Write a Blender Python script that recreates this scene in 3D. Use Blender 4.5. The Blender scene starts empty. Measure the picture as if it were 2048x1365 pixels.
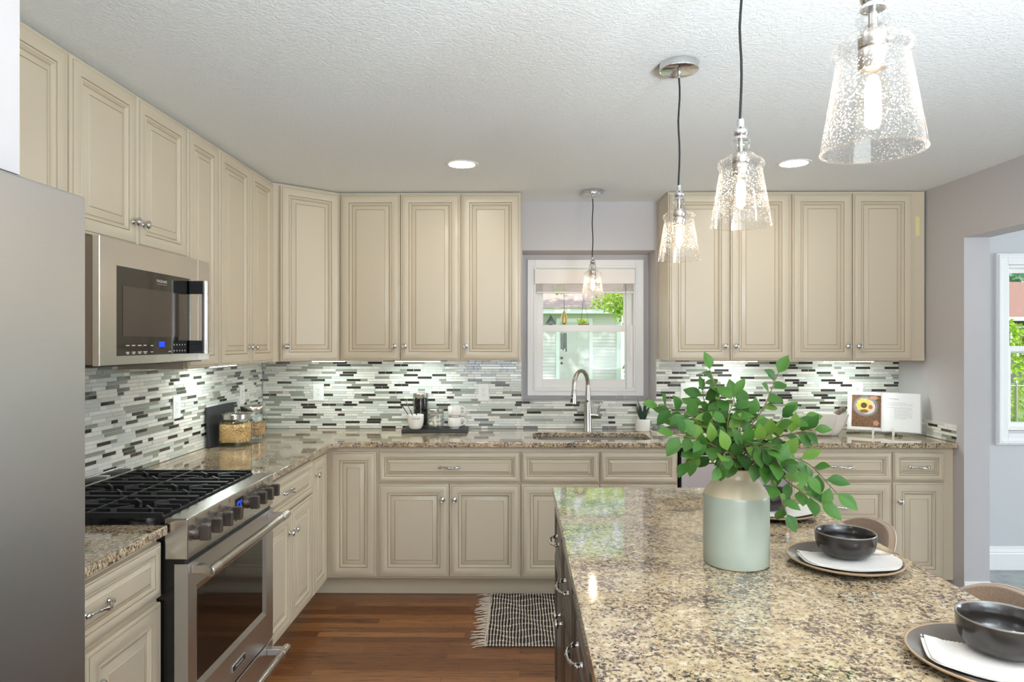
import bpy, bmesh, math, random
from math import sin, cos, pi, radians, sqrt
from mathutils import Vector, Matrix, Euler

SC = bpy.context.scene
COL = SC.collection

# ------------------------------------------------------------------ camera
cam_data = bpy.data.cameras.new('camera')
cam_data.sensor_width = 36.0
cam_data.lens = 36.0 * 1365.0 / 2048.0
cam_data.clip_start = 0.02
cam_data.clip_end = 400
cam = bpy.data.objects.new('camera', cam_data)
cam.location = (0, 0, 1.514)
cam.rotation_euler = (radians(90), 0, 15.5 / 1365.0)
COL.objects.link(cam)
SC.camera = cam

# ------------------------------------------------------------------ exposure
SC.view_settings.view_transform = 'Standard'
SC.view_settings.look = 'None'
SC.view_settings.exposure = 0.26
SC.view_settings.gamma = 1.0
SC.view_settings.use_curve_mapping = False
SC.cycles.max_bounces = 12
SC.cycles.diffuse_bounces = 6
SC.cycles.glossy_bounces = 5
SC.cycles.transparent_max_bounces = 24
SC.cycles.caustics_reflective = False
SC.cycles.caustics_refractive = False
SC.cycles.sample_clamp_indirect = 6.0

# ------------------------------------------------------------------ sky and sun
W = bpy.data.worlds.new('sky')
SC.world = W
W.use_nodes = True
wt = W.node_tree
wt.nodes.clear()
w_out = wt.nodes.new('ShaderNodeOutputWorld')
w_bg = wt.nodes.new('ShaderNodeBackground')
w_sky = wt.nodes.new('ShaderNodeTexSky')
w_sky.sky_type = 'NISHITA'
w_sky.sun_disc = False
w_sky.sun_elevation = radians(50)
w_sky.sun_rotation = radians(140)
w_bg.inputs['Strength'].default_value = 0.29
w_hs = wt.nodes.new('ShaderNodeHueSaturation')      # desaturated: a paler, whiter sky
w_hs.inputs['Saturation'].default_value = .42
wt.links.new(w_sky.outputs[0], w_hs.inputs['Color'])
wt.links.new(w_hs.outputs[0], w_bg.inputs['Color'])
wt.links.new(w_bg.outputs[0], w_out.inputs['Surface'])

def add_light(name, typ, loc, rot, energy, color=(1, 1, 1), parent=None, **kw):
    d = bpy.data.lights.new(name, typ)
    d.energy = energy
    d.color = color
    for k, v in kw.items():
        setattr(d, k, v)
    o = bpy.data.objects.new(name, d)
    o.location = loc
    o.rotation_euler = rot
    COL.objects.link(o)
    if parent:
        o.parent = parent
    return o

add_light('sun', 'SUN', (0, 0, 20), (radians(42), radians(22), radians(-25)), 3.3, (1, .96, .88), angle=radians(1.2))
# daylight through unseen openings behind the camera and in the dining room's side wall
add_light('rear_daylight', 'AREA', (.3, -2.95, 1.42), (radians(90), 0, 0), 14, (.82, .93, 1.0), shape='RECTANGLE', size=3.0, size_y=1.75)
add_light('rear_up_fill', 'AREA', (.3, -2.9, 1.3), (radians(145), 0, 0), 85, (.82, .93, 1.0), shape='RECTANGLE', size=3.0, size_y=1.5)  # second lamp added at the rear opening, tilted up to brighten the ceiling
add_light('dining_daylight', 'AREA', (6.0, 2.6, 1.4), (radians(90), 0, radians(90)), 75, (.84, .94, 1.0), shape='RECTANGLE', size=2.0, size_y=1.6)
# unseen fill lamp added behind the camera, aimed up to brighten the ceiling
add_light('ceiling_fill', 'AREA', (1.3, -.95, 1.25), (radians(180 - 26), 0, radians(6)), 172, (.80, .92, 1.0), shape='DISK', size=.8, spread=radians(130))

# ------------------------------------------------------------------ materials
def lin(c):
    out = []
    for v in c[:3]:
        v = v / 255.0
        out.append(v / 12.92 if v <= .04045 else ((v + .055) / 1.055) ** 2.4)
    return (out[0], out[1], out[2], 1.0)

MATS = {}
def newmat(name):
    m = bpy.data.materials.new(name)
    m.use_nodes = True
    nt = m.node_tree
    nt.nodes.clear()
    out = nt.nodes.new('ShaderNodeOutputMaterial')
    MATS[name] = m
    return m, nt, out

def node(nt, typ, **kw):
    n = nt.nodes.new(typ)
    for k, v in kw.items():
        if k.startswith('in_'):
            key = k[3:]
            n.inputs[int(key) if key.isdigit() else key.replace('_', ' ')].default_value = v
        else:
            setattr(n, k, v)
    return n

def ramp(nt, fac, stops, interp='LINEAR'):
    r = nt.nodes.new('ShaderNodeValToRGB')
    r.color_ramp.interpolation = interp
    el = r.color_ramp.elements
    while len(el) > 1:
        el.remove(el[-1])
    el[0].position = stops[0][0]
    el[0].color = stops[0][1]
    for p, c in stops[1:]:
        e = el.new(p)
        e.color = c
    nt.links.new(fac, r.inputs[0])
    return r

def objcoord(nt, scale=(1, 1, 1)):
    tc = nt.nodes.new('ShaderNodeTexCoord')
    mp = nt.nodes.new('ShaderNodeMapping')
    mp.inputs['Scale'].default_value = scale
    nt.links.new(tc.outputs['Object'], mp.inputs['Vector'])
    return mp.outputs[0]

def mixc(nt, fac, a, b, mode='MIX'):
    n = nt.nodes.new('ShaderNodeMix')
    n.data_type = 'RGBA'
    n.blend_type = mode
    for sock, v in ((0, fac), (6, a), (7, b)):
        if hasattr(v, 'links') or hasattr(v, 'is_linked'):
            nt.links.new(v, n.inputs[sock])
        else:
            n.inputs[sock].default_value = v
    return n.outputs[2]

def pm(name, col, rough=.5, metal=0.0, spec=.5, noise=0.0, nscale=20, nstretch=(1, 1, 1), bump=0.0, bscale=60, coat=0.0, emit=None, estr=0.0, transmission=0.0, sheen=0.0):
    m, nt, out = newmat(name)
    b = nt.nodes.new('ShaderNodeBsdfPrincipled')
    b.inputs['Base Color'].default_value = lin(col)
    b.inputs['Roughness'].default_value = rough
    b.inputs['Metallic'].default_value = metal
    b.inputs['Specular IOR Level'].default_value = spec
    b.inputs['Coat Weight'].default_value = coat
    b.inputs['Coat Roughness'].default_value = .08
    b.inputs['Transmission Weight'].default_value = transmission
    b.inputs['Sheen Weight'].default_value = sheen
    if emit:
        b.inputs['Emission Color'].default_value = lin(emit)
        b.inputs['Emission Strength'].default_value = estr
    if noise or bump:
        v = objcoord(nt, nstretch)
    if noise:
        n = node(nt, 'ShaderNodeTexNoise', in_Scale=nscale, in_Detail=5.0)
        nt.links.new(v, n.inputs['Vector'])
        c = lin(col)
        lo = tuple(max(0, x * (1 - noise)) for x in c[:3]) + (1,)
        hi = tuple(min(1, x * (1 + noise)) for x in c[:3]) + (1,)
        r = ramp(nt, n.outputs[0], [(.3, lo), (.7, hi)])
        nt.links.new(r.outputs[0], b.inputs['Base Color'])
    if bump:
        n2 = node(nt, 'ShaderNodeTexNoise', in_Scale=bscale, in_Detail=4.0)
        nt.links.new(v, n2.inputs['Vector'])
        bp = node(nt, 'ShaderNodeBump', in_Strength=bump, in_Distance=.004)
        nt.links.new(n2.outputs[0], bp.inputs['Height'])
        nt.links.new(bp.outputs[0], b.inputs['Normal'])
    nt.links.new(b.outputs[0], out.inputs['Surface'])
    return m

def emit_mat(name, col, strength):
    m, nt, out = newmat(name)
    e = node(nt, 'ShaderNodeEmission', in_Strength=strength)
    e.inputs['Color'].default_value = lin(col)
    nt.links.new(e.outputs[0], out.inputs['Surface'])
    return m

def thin_glass(name, tint=(250, 252, 252), refl=.9, base=.03, seeds=0.0, edge=(255, 250, 245), edge_amt=0.0):
    m, nt, out = newmat(name)
    tr = nt.nodes.new('ShaderNodeBsdfTransparent')
    tr.inputs[0].default_value = lin(tint)
    gl = node(nt, 'ShaderNodeBsdfGlossy', in_Roughness=.02)
    lw = node(nt, 'ShaderNodeLayerWeight', in_Blend=.5)
    pw0 = node(nt, 'ShaderNodeMath', operation='POWER')
    pw0.inputs[1].default_value = 4.0
    nt.links.new(lw.outputs['Facing'], pw0.inputs[0])
    mu = node(nt, 'ShaderNodeMath', operation='MULTIPLY_ADD')
    mu.inputs[1].default_value = refl * .8
    mu.inputs[2].default_value = base
    nt.links.new(pw0.outputs[0], mu.inputs[0])
    mx = nt.nodes.new('ShaderNodeMixShader')
    nt.links.new(mu.outputs[0], mx.inputs[0])
    nt.links.new(tr.outputs[0], mx.inputs[1])
    nt.links.new(gl.outputs[0], mx.inputs[2])
    last = mx.outputs[0]
    if edge_amt:
        df = nt.nodes.new('ShaderNodeBsdfTranslucent')
        df.inputs[0].default_value = lin(edge)
        lw2 = node(nt, 'ShaderNodeLayerWeight', in_Blend=.35)
        pw = node(nt, 'ShaderNodeMath', operation='POWER')
        pw.inputs[1].default_value = 3.0
        nt.links.new(lw2.outputs['Facing'], pw.inputs[0])
        m3 = node(nt, 'ShaderNodeMath', operation='MULTIPLY')
        m3.inputs[1].default_value = edge_amt
        nt.links.new(pw.outputs[0], m3.inputs[0])
        mm = nt.nodes.new('ShaderNodeMixShader')
        nt.links.new(m3.outputs[0], mm.inputs[0])
        nt.links.new(last, mm.inputs[1])
        nt.links.new(df.outputs[0], mm.inputs[2])
        last = mm.outputs[0]
    if seeds:
        v = objcoord(nt)
        vo = node(nt, 'ShaderNodeTexVoronoi', in_Scale=240.0)
        nt.links.new(v, vo.inputs['Vector'])
        no = node(nt, 'ShaderNodeTexNoise', in_Scale=26.0)
        nt.links.new(v, no.inputs['Vector'])
        th = node(nt, 'ShaderNodeMapRange', in_1=.35, in_2=.7, in_3=.18, in_4=.36)
        nt.links.new(no.outputs[0], th.inputs[0])
        lt = node(nt, 'ShaderNodeMath', operation='LESS_THAN')
        nt.links.new(vo.outputs['Distance'], lt.inputs[0])
        nt.links.new(th.outputs[0], lt.inputs[1])
        m4 = node(nt, 'ShaderNodeMath', operation='MULTIPLY')
        m4.inputs[1].default_value = seeds
        nt.links.new(lt.outputs[0], m4.inputs[0])
        a = nt.nodes.new('ShaderNodeBsdfTranslucent')
        a.inputs[0].default_value = lin((255, 250, 244))
        mm = nt.nodes.new('ShaderNodeMixShader')
        nt.links.new(m4.outputs[0], mm.inputs[0])
        nt.links.new(last, mm.inputs[1])
        nt.links.new(a.outputs[0], mm.inputs[2])
        last = mm.outputs[0]
    nt.links.new(last, out.inputs['Surface'])
    return m

def granite(name):
    m, nt, out = newmat(name)
    b = nt.nodes.new('ShaderNodeBsdfPrincipled')
    v = objcoord(nt)
    def N(scale, detail, rough=.6, off=0.0):
        n = node(nt, 'ShaderNodeTexNoise', in_Scale=scale, in_Detail=detail, in_Roughness=rough)
        if off:
            ad = node(nt, 'ShaderNodeVectorMath', operation='ADD')
            ad.inputs[1].default_value = (off, off * 1.7, off * .6)
            nt.links.new(v, ad.inputs[0])
            nt.links.new(ad.outputs[0], n.inputs['Vector'])
        else:
            nt.links.new(v, n.inputs['Vector'])
        return n.outputs[0]
    base = ramp(nt, N(42, 6, .7), [(.30, lin((146, 122, 94))), (.44, lin((186, 163, 128))), (.56, lin((206, 187, 154))), (.70, lin((226, 213, 192)))]).outputs[0]
    clus = N(9, 4, off=3.1)
    def mask(scale, lo, hi, off, amt):
        n = N(scale, 5, .68, off)
        a = node(nt, 'ShaderNodeMath', operation='MULTIPLY_ADD')
        a.inputs[1].default_value = amt
        nt.links.new(clus, a.inputs[0])
        nt.links.new(n, a.inputs[2])
        return ramp(nt, a.outputs[0], [(lo, (0, 0, 0, 1)), (hi, (1, 1, 1, 1))]).outputs[0]
    c = mixc(nt, mask(72, .668, .755, 5.3, .28), base, lin((140, 122, 112)))
    c = mixc(nt, mask(98, .69, .748, 9.7, .3), c, lin((88, 70, 64)))
    c = mixc(nt, mask(122, .703, .757, 1.9, .3), c, lin((40, 33, 34)))
    nt.links.new(c, b.inputs['Base Color'])
    b.inputs['Roughness'].default_value = .07
    b.inputs['Specular IOR Level'].default_value = 1.0
    b.inputs['Coat Weight'].default_value = .5
    b.inputs['Coat Roughness'].default_value = .04
    b.inputs['Coat IOR'].default_value = 1.6
    nt.links.new(b.outputs[0], out.inputs['Surface'])
    return m

def wood_floor(name):
    m, nt, out = newmat(name)
    b = nt.nodes.new('ShaderNodeBsdfPrincipled')
    v = objcoord(nt)
    br = node(nt, 'ShaderNodeTexBrick', in_Scale=1.0, in_Mortar_Size=.0009, in_Mortar_Smooth=.4, in_Brick_Width=.95, in_Row_Height=.058, in_Bias=0.0)
    br.offset = .37
    br.offset_frequency = 2
    br.squash = .8
    br.squash_frequency = 3
    br.inputs['Color1'].default_value = (0, 0, 0, 1)
    br.inputs['Color2'].default_value = (1, 1, 1, 1)
    br.inputs['Mortar'].default_value = (.5, .5, .5, 1)
    nt.links.new(v, br.inputs['Vector'])
    tone = ramp(nt, br.outputs['Color'], [(0, lin((116, 74, 45))), (.5, lin((142, 92, 56))), (1, lin((166, 114, 72)))]).outputs[0]
    vs = objcoord(nt, (2.2, 34, 34))
    add = node(nt, 'ShaderNodeVectorMath', operation='MULTIPLY_ADD')
    add.inputs[1].default_value = (9, 9, 9)
    nt.links.new(br.outputs['Color'], add.inputs[0])
    nt.links.new(vs, add.inputs[2])
    g = node(nt, 'ShaderNodeTexNoise', in_Scale=3.0, in_Detail=7.0, in_Roughness=.65, in_Distortion=.8)
    nt.links.new(add.outputs[0], g.inputs['Vector'])
    gr = ramp(nt, g.outputs[0], [(.34, (.30, .27, .25, 1)), (.46, (.80, .78, .74, 1)), (.7, (1.12, 1.1, 1.05, 1))]).outputs[0]
    c = mixc(nt, 1.0, tone, gr, 'MULTIPLY')
    c = mixc(nt, br.outputs['Fac'], c, lin((48, 26, 16)))
    nt.links.new(c, b.inputs['Base Color'])
    b.inputs['Roughness'].default_value = .3
    bp = node(nt, 'ShaderNodeBump', in_Strength=.12, in_Distance=.002)
    nt.links.new(g.outputs[0], bp.inputs['Height'])
    nt.links.new(bp.outputs[0], b.inputs['Normal'])
    nt.links.new(b.outputs[0], out.inputs['Surface'])
    return m

def slate_floor(name):
    m, nt, out = newmat(name)
    b = nt.nodes.new('ShaderNodeBsdfPrincipled')
    v = objcoord(nt)
    br = node(nt, 'ShaderNodeTexBrick', in_Scale=1.0, in_Mortar_Size=.004, in_Brick_Width=.6, in_Row_Height=.3)
    br.inputs['Color1'].default_value = lin((128, 132, 130))
    br.inputs['Color2'].default_value = lin((152, 156, 155))
    br.inputs['Mortar'].default_value = lin((110, 112, 110))
    nt.links.new(v, br.inputs['Vector'])
    n = node(nt, 'ShaderNodeTexNoise', in_Scale=5.0, in_Detail=8.0, in_Roughness=.7, in_Distortion=1.6)
    nt.links.new(v, n.inputs['Vector'])
    r = ramp(nt, n.outputs[0], [(.36, (.62, .63, .62, 1)), (.46, (1, 1, 1, 1)), (.62, (1.15, 1.15, 1.15, 1))]).outputs[0]
    nt.links.new(mixc(nt, 1.0, br.outputs['Color'], r, 'MULTIPLY'), b.inputs['Base Color'])
    b.inputs['Roughness'].default_value = .35
    nt.links.new(b.outputs[0], out.inputs['Surface'])
    return m

def leaf_mat(name, cols, rough=.4, trans=.25):
    m, nt, out = newmat(name)
    b = nt.nodes.new('ShaderNodeBsdfPrincipled')
    g = nt.nodes.new('ShaderNodeNewGeometry')
    n = len(cols)
    r = ramp(nt, g.outputs['Random Per Island'], [(i / max(1, n - 1), lin(c)) for i, c in enumerate(cols)])
    nt.links.new(r.outputs[0], b.inputs['Base Color'])
    b.inputs['Roughness'].default_value = rough
    b.inputs['Specular IOR Level'].default_value = .3
    t = nt.nodes.new('ShaderNodeBsdfTranslucent')
    nt.links.new(r.outputs[0], t.inputs[0])
    mx = node(nt, 'ShaderNodeMixShader', in_0=trans)
    nt.links.new(b.outputs[0], mx.inputs[1])
    nt.links.new(t.outputs[0], mx.inputs[2])
    nt.links.new(mx.outputs[0], out.inputs['Surface'])
    return m

def ceiling_mat(name):
    m, nt, out = newmat(name)
    b = nt.nodes.new('ShaderNodeBsdfPrincipled')
    b.inputs['Base Color'].default_value = lin((236, 241, 243))
    b.inputs['Roughness'].default_value = .9
    b.inputs['Specular IOR Level'].default_value = .1
    v = objcoord(nt)
    n = node(nt, 'ShaderNodeTexNoise', in_Scale=80.0, in_Detail=3.0, in_Roughness=.5, in_Distortion=.6)
    nt.links.new(v, n.inputs['Vector'])
    r = ramp(nt, n.outputs[0], [(.42, (0, 0, 0, 1)), (.56, (1, 1, 1, 1))])
    bp = node(nt, 'ShaderNodeBump', in_Strength=.24, in_Distance=.005)
    nt.links.new(r.outputs[0], bp.inputs['Height'])
    nt.links.new(bp.outputs[0], b.inputs['Normal'])
    nt.links.new(b.outputs[0], out.inputs['Surface'])
    return m

def steel_mat(name, col, rough=.3, stretch=(2, 2, 300), amt=.025):
    m, nt, out = newmat(name)
    b = nt.nodes.new('ShaderNodeBsdfPrincipled')
    b.inputs['Metallic'].default_value = 1.0
    v = objcoord(nt, stretch)
    n = node(nt, 'ShaderNodeTexNoise', in_Scale=6.0, in_Detail=4.0)
    nt.links.new(v, n.inputs['Vector'])
    c = lin(col)
    r = ramp(nt, n.outputs[0], [(.3, tuple(x * (1 - amt) for x in c[:3]) + (1,)), (.7, tuple(min(1, x * (1 + amt)) for x in c[:3]) + (1,))])
    nt.links.new(r.outputs[0], b.inputs['Base Color'])
    rr = node(nt, 'ShaderNodeMapRange', in_1=.3, in_2=.7, in_3=rough * .95, in_4=rough * 1.05)
    nt.links.new(n.outputs[0], rr.inputs[0])
    nt.links.new(rr.outputs[0], b.inputs['Roughness'])
    nt.links.new(b.outputs[0], out.inputs['Surface'])
    return m

M_WALL = pm('wall_paint', (194, 191, 192), .75, spec=.25, bump=.05, bscale=180)
M_WALL2 = pm('dining_wall_paint', (200, 200, 201), .75, spec=.25, bump=.05, bscale=180)
M_CEIL = ceiling_mat('ceiling_texture')
M_WHITE = pm('white_trim_paint', (240, 238, 236), .4, spec=.4)
M_STUB = pm('white_wall_paint', (232, 228, 225), .7, spec=.25, bump=.05, bscale=180)
M_FLOOR = wood_floor('oak_strip_floor')
M_SLATE = slate_floor('slate_tile_floor')
M_CREAM = pm('cream_cabinet_paint', (204, 191, 168), .34, spec=.45)
M_GLAZE = pm('cabinet_glaze', (168, 152, 128), .5, spec=.3)
M_DARKCAB = pm('charcoal_cabinet_paint', (84, 79, 74), .28, spec=.5)
M_DARKGLAZE = pm('charcoal_glaze', (42, 39, 37), .45)
M_GRANITE = granite('speckled_granite')
M_CHROME = pm('polished_chrome', (215, 215, 216), .09, 1.0)
M_NICKEL = pm('brushed_nickel', (186, 180, 172), .27, 1.0)
M_STEEL = steel_mat('stainless_steel', (208, 206, 203), .25)
M_STEELV = steel_mat('stainless_front', (206, 207, 209), .32, (300, 300, 2), .02)
M_STEELH = steel_mat('stainless_side_grain', (204, 204, 205), .36, (2, 2, 300), .03)
M_BLACK = pm('black_enamel', (14, 14, 15), .25)
M_IRON = pm('cast_iron', (30, 30, 31), .42, spec=.45, bump=.1, bscale=200)
M_BLKGLASS = pm('black_glass', (14, 11, 9), .06, spec=.7)
M_BRNGLASS = pm('tinted_oven_glass', (62, 52, 45), .1, spec=.6)
M_KNOB = pm('pewter_knob', (104, 97, 90), .36, .85)
M_OUTLET = pm('white_plastic', (236, 236, 232), .35)
M_SLOT = pm('dark_slot', (40, 38, 36), .6)
M_GROUT = pm('grout', (206, 206, 198), .85, spec=.1)
M_BODY = pm('grey_brown_metal', (128, 115, 103), .4, .4)

# ------------------------------------------------------------------ mesh helpers
class MB:
    """collects shapes into one mesh"""
    def __init__(self):
        self.bm = bmesh.new()
        self.mi = 0
        self.xf = None
    def v(self, x, y, z):
        p = Vector((x, y, z))
        if self.xf is not None:
            p = self.xf @ p
        return self.bm.verts.new(p)
    def f(self, vs, mi=None):
        try:
            fc = self.bm.faces.new(vs)
        except ValueError:
            return None
        fc.material_index = self.mi if mi is None else mi
        return fc
    def box(self, x0, x1, y0, y1, z0, z1, mi=None):
        a = [self.v(x, y, z) for z in (z0, z1) for y in (y0, y1) for x in (x0, x1)]
        for q in ((0, 2, 3, 1), (4, 5, 7, 6), (0, 1, 5, 4), (2, 6, 7, 3), (0, 4, 6, 2), (1, 3, 7, 5)):
            self.f([a[i] for i in q], mi)
        return self
    def lathe(self, prof, n=24, c=(0, 0, 0), mi=None, axis='Z', sx=1.0, sy=1.0):
        rings = []
        for r, z in prof:
            if r < 1e-6:
                rings.append([self._ax(0, 0, z, c, axis)])
            else:
                rings.append([self._ax(r * sx * cos(2 * pi * k / n), r * sy * sin(2 * pi * k / n), z, c, axis) for k in range(n)])
        for a, b in zip(rings, rings[1:]):
            if len(a) == 1 and len(b) == 1:
                continue
            for k in range(n):
                k2 = (k + 1) % n
                if len(a) == 1:
                    self.f([a[0], b[k2], b[k]], mi)
                elif len(b) == 1:
                    self.f([a[k], a[k2], b[0]], mi)
                else:
                    self.f([a[k], a[k2], b[k2], b[k]], mi)
        return self
    def _ax(self, x, y, z, c, axis):
        if axis == 'Z':
            return self.v(c[0] + x, c[1] + y, c[2] + z)
        if axis == 'Y':
            return self.v(c[0] + x, c[1] + z, c[2] - y)
        return self.v(c[0] + z, c[1] + x, c[2] + y)
    def tube(self, pts, rad, n=8, mi=None, cap=True, flat=1.0):
        pts = [Vector(p) for p in pts]
        if not isinstance(rad, (list, tuple)):
            rad = [rad] * len(pts)
        up = Vector((0, 0, 1))
        rings = []
        prev = None
        for i, p in enumerate(pts):
            t = (pts[min(i + 1, len(pts) - 1)] - pts[max(i - 1, 0)]).normalized()
            if prev is None:
                a = up if abs(t.dot(up)) < .95 else Vector((1, 0, 0))
                s = t.cross(a).normalized()
            else:
                s = (prev - t * prev.dot(t)).normalized()
            prev = s
            u = s.cross(t)
            rings.append([self.v(*(p + (s * cos(2 * pi * k / n) + u * sin(2 * pi * k / n) * flat) * rad[i])) for k in range(n)])
        for a, b in zip(rings, rings[1:]):
            for k in range(n):
                self.f([a[k], a[(k + 1) % n], b[(k + 1) % n], b[k]], mi)
        if cap:
            self.f(rings[0][::-1], mi)
            self.f(rings[-1], mi)
        return self
    def prism(self, poly, z0, z1, mi=None):
        a = [self.v(x, y, z0) for x, y in poly]
        b = [self.v(x, y, z1) for x, y in poly]
        n = len(poly)
        self.f(a[::-1], mi)
        self.f(b, mi)
        for k in range(n):
            self.f([a[k], a[(k + 1) % n], b[(k + 1) % n], b[k]], mi)
        return self
    def ball(self, c, r, mi=None, n=10, m=6, squash=1.0):
        return self.lathe([(r * sin(pi * k / m), -r * squash * cos(pi * k / m)) for k in range(m + 1)], n, c, mi)
    def rings(self, w, h, prof, gl=()):
        """nested rectangular rings in the XZ plane; prof = [(inset, y)]; strips in gl take material 1"""
        loops = []
        for i, y in prof:
            loops.append([self.v(i, y, i), self.v(w - i, y, i), self.v(w - i, y, h - i), self.v(i, y, h - i)])
        for k, (a, b) in enumerate(zip(loops, loops[1:])):
            for j in range(4):
                self.f([a[j], a[(j + 1) % 4], b[(j + 1) % 4], b[j]], 1 if k in gl else 0)
        self.f(loops[-1], 0)
        self.f(loops[0][::-1], 0)
        return self
    def mesh(self, name, mats, sharp=35):
        bmesh.ops.recalc_face_normals(self.bm, faces=self.bm.faces)
        me = bpy.data.meshes.new(name)
        self.bm.to_mesh(me)
        self.bm.free()
        for m in mats if isinstance(mats, (list, tuple)) else [mats]:
            me.materials.append(m)
        if sharp is not None:
            for p in me.polygons:
                p.use_smooth = True
            me.set_sharp_from_angle(angle=radians(sharp))
        return me

def link(name, me, parent=None, loc=(0, 0, 0), rot=(0, 0, 0)):
    o = bpy.data.objects.new(name, me)
    o.location = loc
    o.rotation_euler = rot
    if parent is not None:
        o.parent = parent
    COL.objects.link(o)
    return o

def obj(name, mb, mats, parent=None, loc=(0, 0, 0), rot=(0, 0, 0), bevel=0, seg=2, sharp=35):
    o = link(name, mb.mesh(name, mats, sharp), parent, loc, rot)
    if bevel:
        b = o.modifiers.new('bevel', 'BEVEL')
        b.width = bevel
        b.segments = seg
        b.limit_method = 'ANGLE'
        b.angle_limit = radians(40)
        b.harden_normals = True
    return o

def tag(o, label, cat, group=None):
    o['label'] = label
    o['category'] = cat
    if group:
        o['group'] = group
    return o

def thing(name, label, cat, loc=(0, 0, 0), rz=0.0, group=None):
    o = bpy.data.objects.new(name, None)
    o.empty_display_size = .05
    o.location = loc
    o.rotation_euler = (0, 0, rz)
    COL.objects.link(o)
    return tag(o, label, cat, group)

def struct(name, mb, mats, bevel=0, sharp=35, **kw):
    o = obj(name, mb, mats, bevel=bevel, sharp=sharp, **kw)
    o['kind'] = 'structure'
    return o

def box(*a):
    return MB().box(*a)

def text(name, s, size, parent, loc, rot, mat, align='CENTER', ext=.0002, sx=1.0):
    c = bpy.data.curves.new(name + '_font', 'FONT')
    c.body = s
    c.size = size
    c.extrude = ext
    c.align_x = align
    c.align_y = 'CENTER'
    tmp = bpy.data.objects.new(name + '_font', c)
    COL.objects.link(tmp)
    dg = bpy.context.evaluated_depsgraph_get()
    me = bpy.data.meshes.new_from_object(tmp.evaluated_get(dg))
    bpy.data.objects.remove(tmp)
    me.materials.clear()
    me.materials.append(mat)
    o = bpy.data.objects.new(name, me)
    o.location = loc
    o.rotation_euler = rot
    o.scale = (sx, 1, 1)
    COL.objects.link(o)
    if parent is not None:
        o.parent = parent
    return o

def copy_tree(o, parent=None):
    c = o.copy()
    COL.objects.link(c)
    if parent is not None:
        c.parent = parent
    for ch in list(o.children):
        copy_tree(ch, c)
    return c

# ------------------------------------------------------------------ the room
CZ = 2.443            # ceiling
BY = 4.56             # back wall paint
LX = -1.732           # left wall paint
RX = 2.512            # right wall paint

struct('floor', box(-1.85, 2.6, -3.0, 4.9, -.1, 0), M_FLOOR)
struct('floor_dining', box(2.6, 6.2, -3.0, 4.9, -.1, 0), M_SLATE)
struct('ceiling', box(-1.85, 6.2, -3.0, 4.9, CZ, CZ + .12), M_CEIL)
struct('wall_left', box(-1.85, LX, -3.0, 4.9, 0, CZ), M_WALL)
m = MB()
# kitchen part with a deep window recess
m.box(LX, .018, BY, 4.80, 0, CZ)
m.box(.905, RX, BY, 4.80, 0, CZ)
m.box(.018, .905, BY, 4.80, 0, 1.106)
m.box(.018, .905, BY, 4.80, 2.12, CZ)
m.box(LX, .10, 4.80, 4.90, 0, CZ)
m.box(.815, RX, 4.80, 4.90, 0, CZ)
m.box(.10, .815, 4.80, 4.90, 0, 1.165)
m.box(.10, .815, 4.80, 4.90, 2.03, CZ)
struct('wall_back', m, M_WALL)
m = MB()
m.box(RX, 3.22, BY, 4.90, 0, CZ)
m.box(4.24, 6.2, BY, 4.90, 0, CZ)
m.box(3.22, 4.24, BY, 4.90, 0, .92)
m.box(3.22, 4.24, BY, 4.90, 2.02, CZ)
struct('wall_dining', m, M_WALL2)
m = MB()
m.box(RX, 2.656, 3.888, BY, 0, CZ)
m.box(RX, 2.656, 1.2, 3.888, 2.10, CZ)
m.box(RX, 2.656, -3.0, 1.2, 0, CZ)
struct('wall_right', m, M_WALL)
m = MB()
m.box(-1.85, -1.25, -3.1, -3.0, 0, CZ)
m.box(1.85, 6.2, -3.1, -3.0, 0, CZ)
m.box(-1.25, 1.85, -3.1, -3.0, 0, .5)
m.box(-1.25, 1.85, -3.1, -3.0, 2.32, CZ)
struct('wall_rear', m, M_WALL)
m = MB()
m.box(6.1, 6.2, -3.0, 1.55, 0, CZ)
m.box(6.1, 6.2, 3.65, 4.9, 0, CZ)
m.box(6.1, 6.2, 1.55, 3.65, 0, .55)
m.box(6.1, 6.2, 1.55, 3.65, 2.25, CZ)
struct('wall_side', m, M_WALL2)
struct('wall_bulkhead', box(LX, -.95, .30, 1.286, 1.83, CZ), M_WALL)

def baseboard(name, pts):
    """moulded baseboard along a polyline in plan; the room lies to the left of the direction"""
    prof = [(0, 0), (.016, 0), (.016, .105), (.012, .112), (.013, .120), (.007, .135), (.006, .150), (0, .153)]
    mb = MB()
    n = len(pts)
    offs = []
    for i, p in enumerate(pts):
        p = Vector(p)
        d1 = (Vector(pts[i]) - Vector(pts[i - 1])).normalized() if i > 0 else None
        d2 = (Vector(pts[i + 1]) - Vector(pts[i])).normalized() if i < n - 1 else None
        ns = [Vector((-d.y, d.x)) for d in (d1, d2) if d is not None]
        nn = sum(ns, Vector((0, 0)))
        nn = nn / max(1e-6, nn.dot(ns[0]))
        offs.append((p, nn))
    loops = [[mb.v(p.x + nn.x * a, p.y + nn.y * a, z) for a, z in prof] for p, nn in offs]
    k = len(prof)
    for a, b in zip(loops, loops[1:]):
        for j in range(k):
            mb.f([a[j], a[(j + 1) % k], b[(j + 1) % k], b[j]])
    mb.f(loops[0])
    mb.f(loops[-1][::-1])
    return struct(name, mb, M_WHITE, sharp=25)

baseboard('baseboard_dining', [(6.09, BY), (2.656, BY), (2.656, 3.888), (RX, 3.888)])

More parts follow.
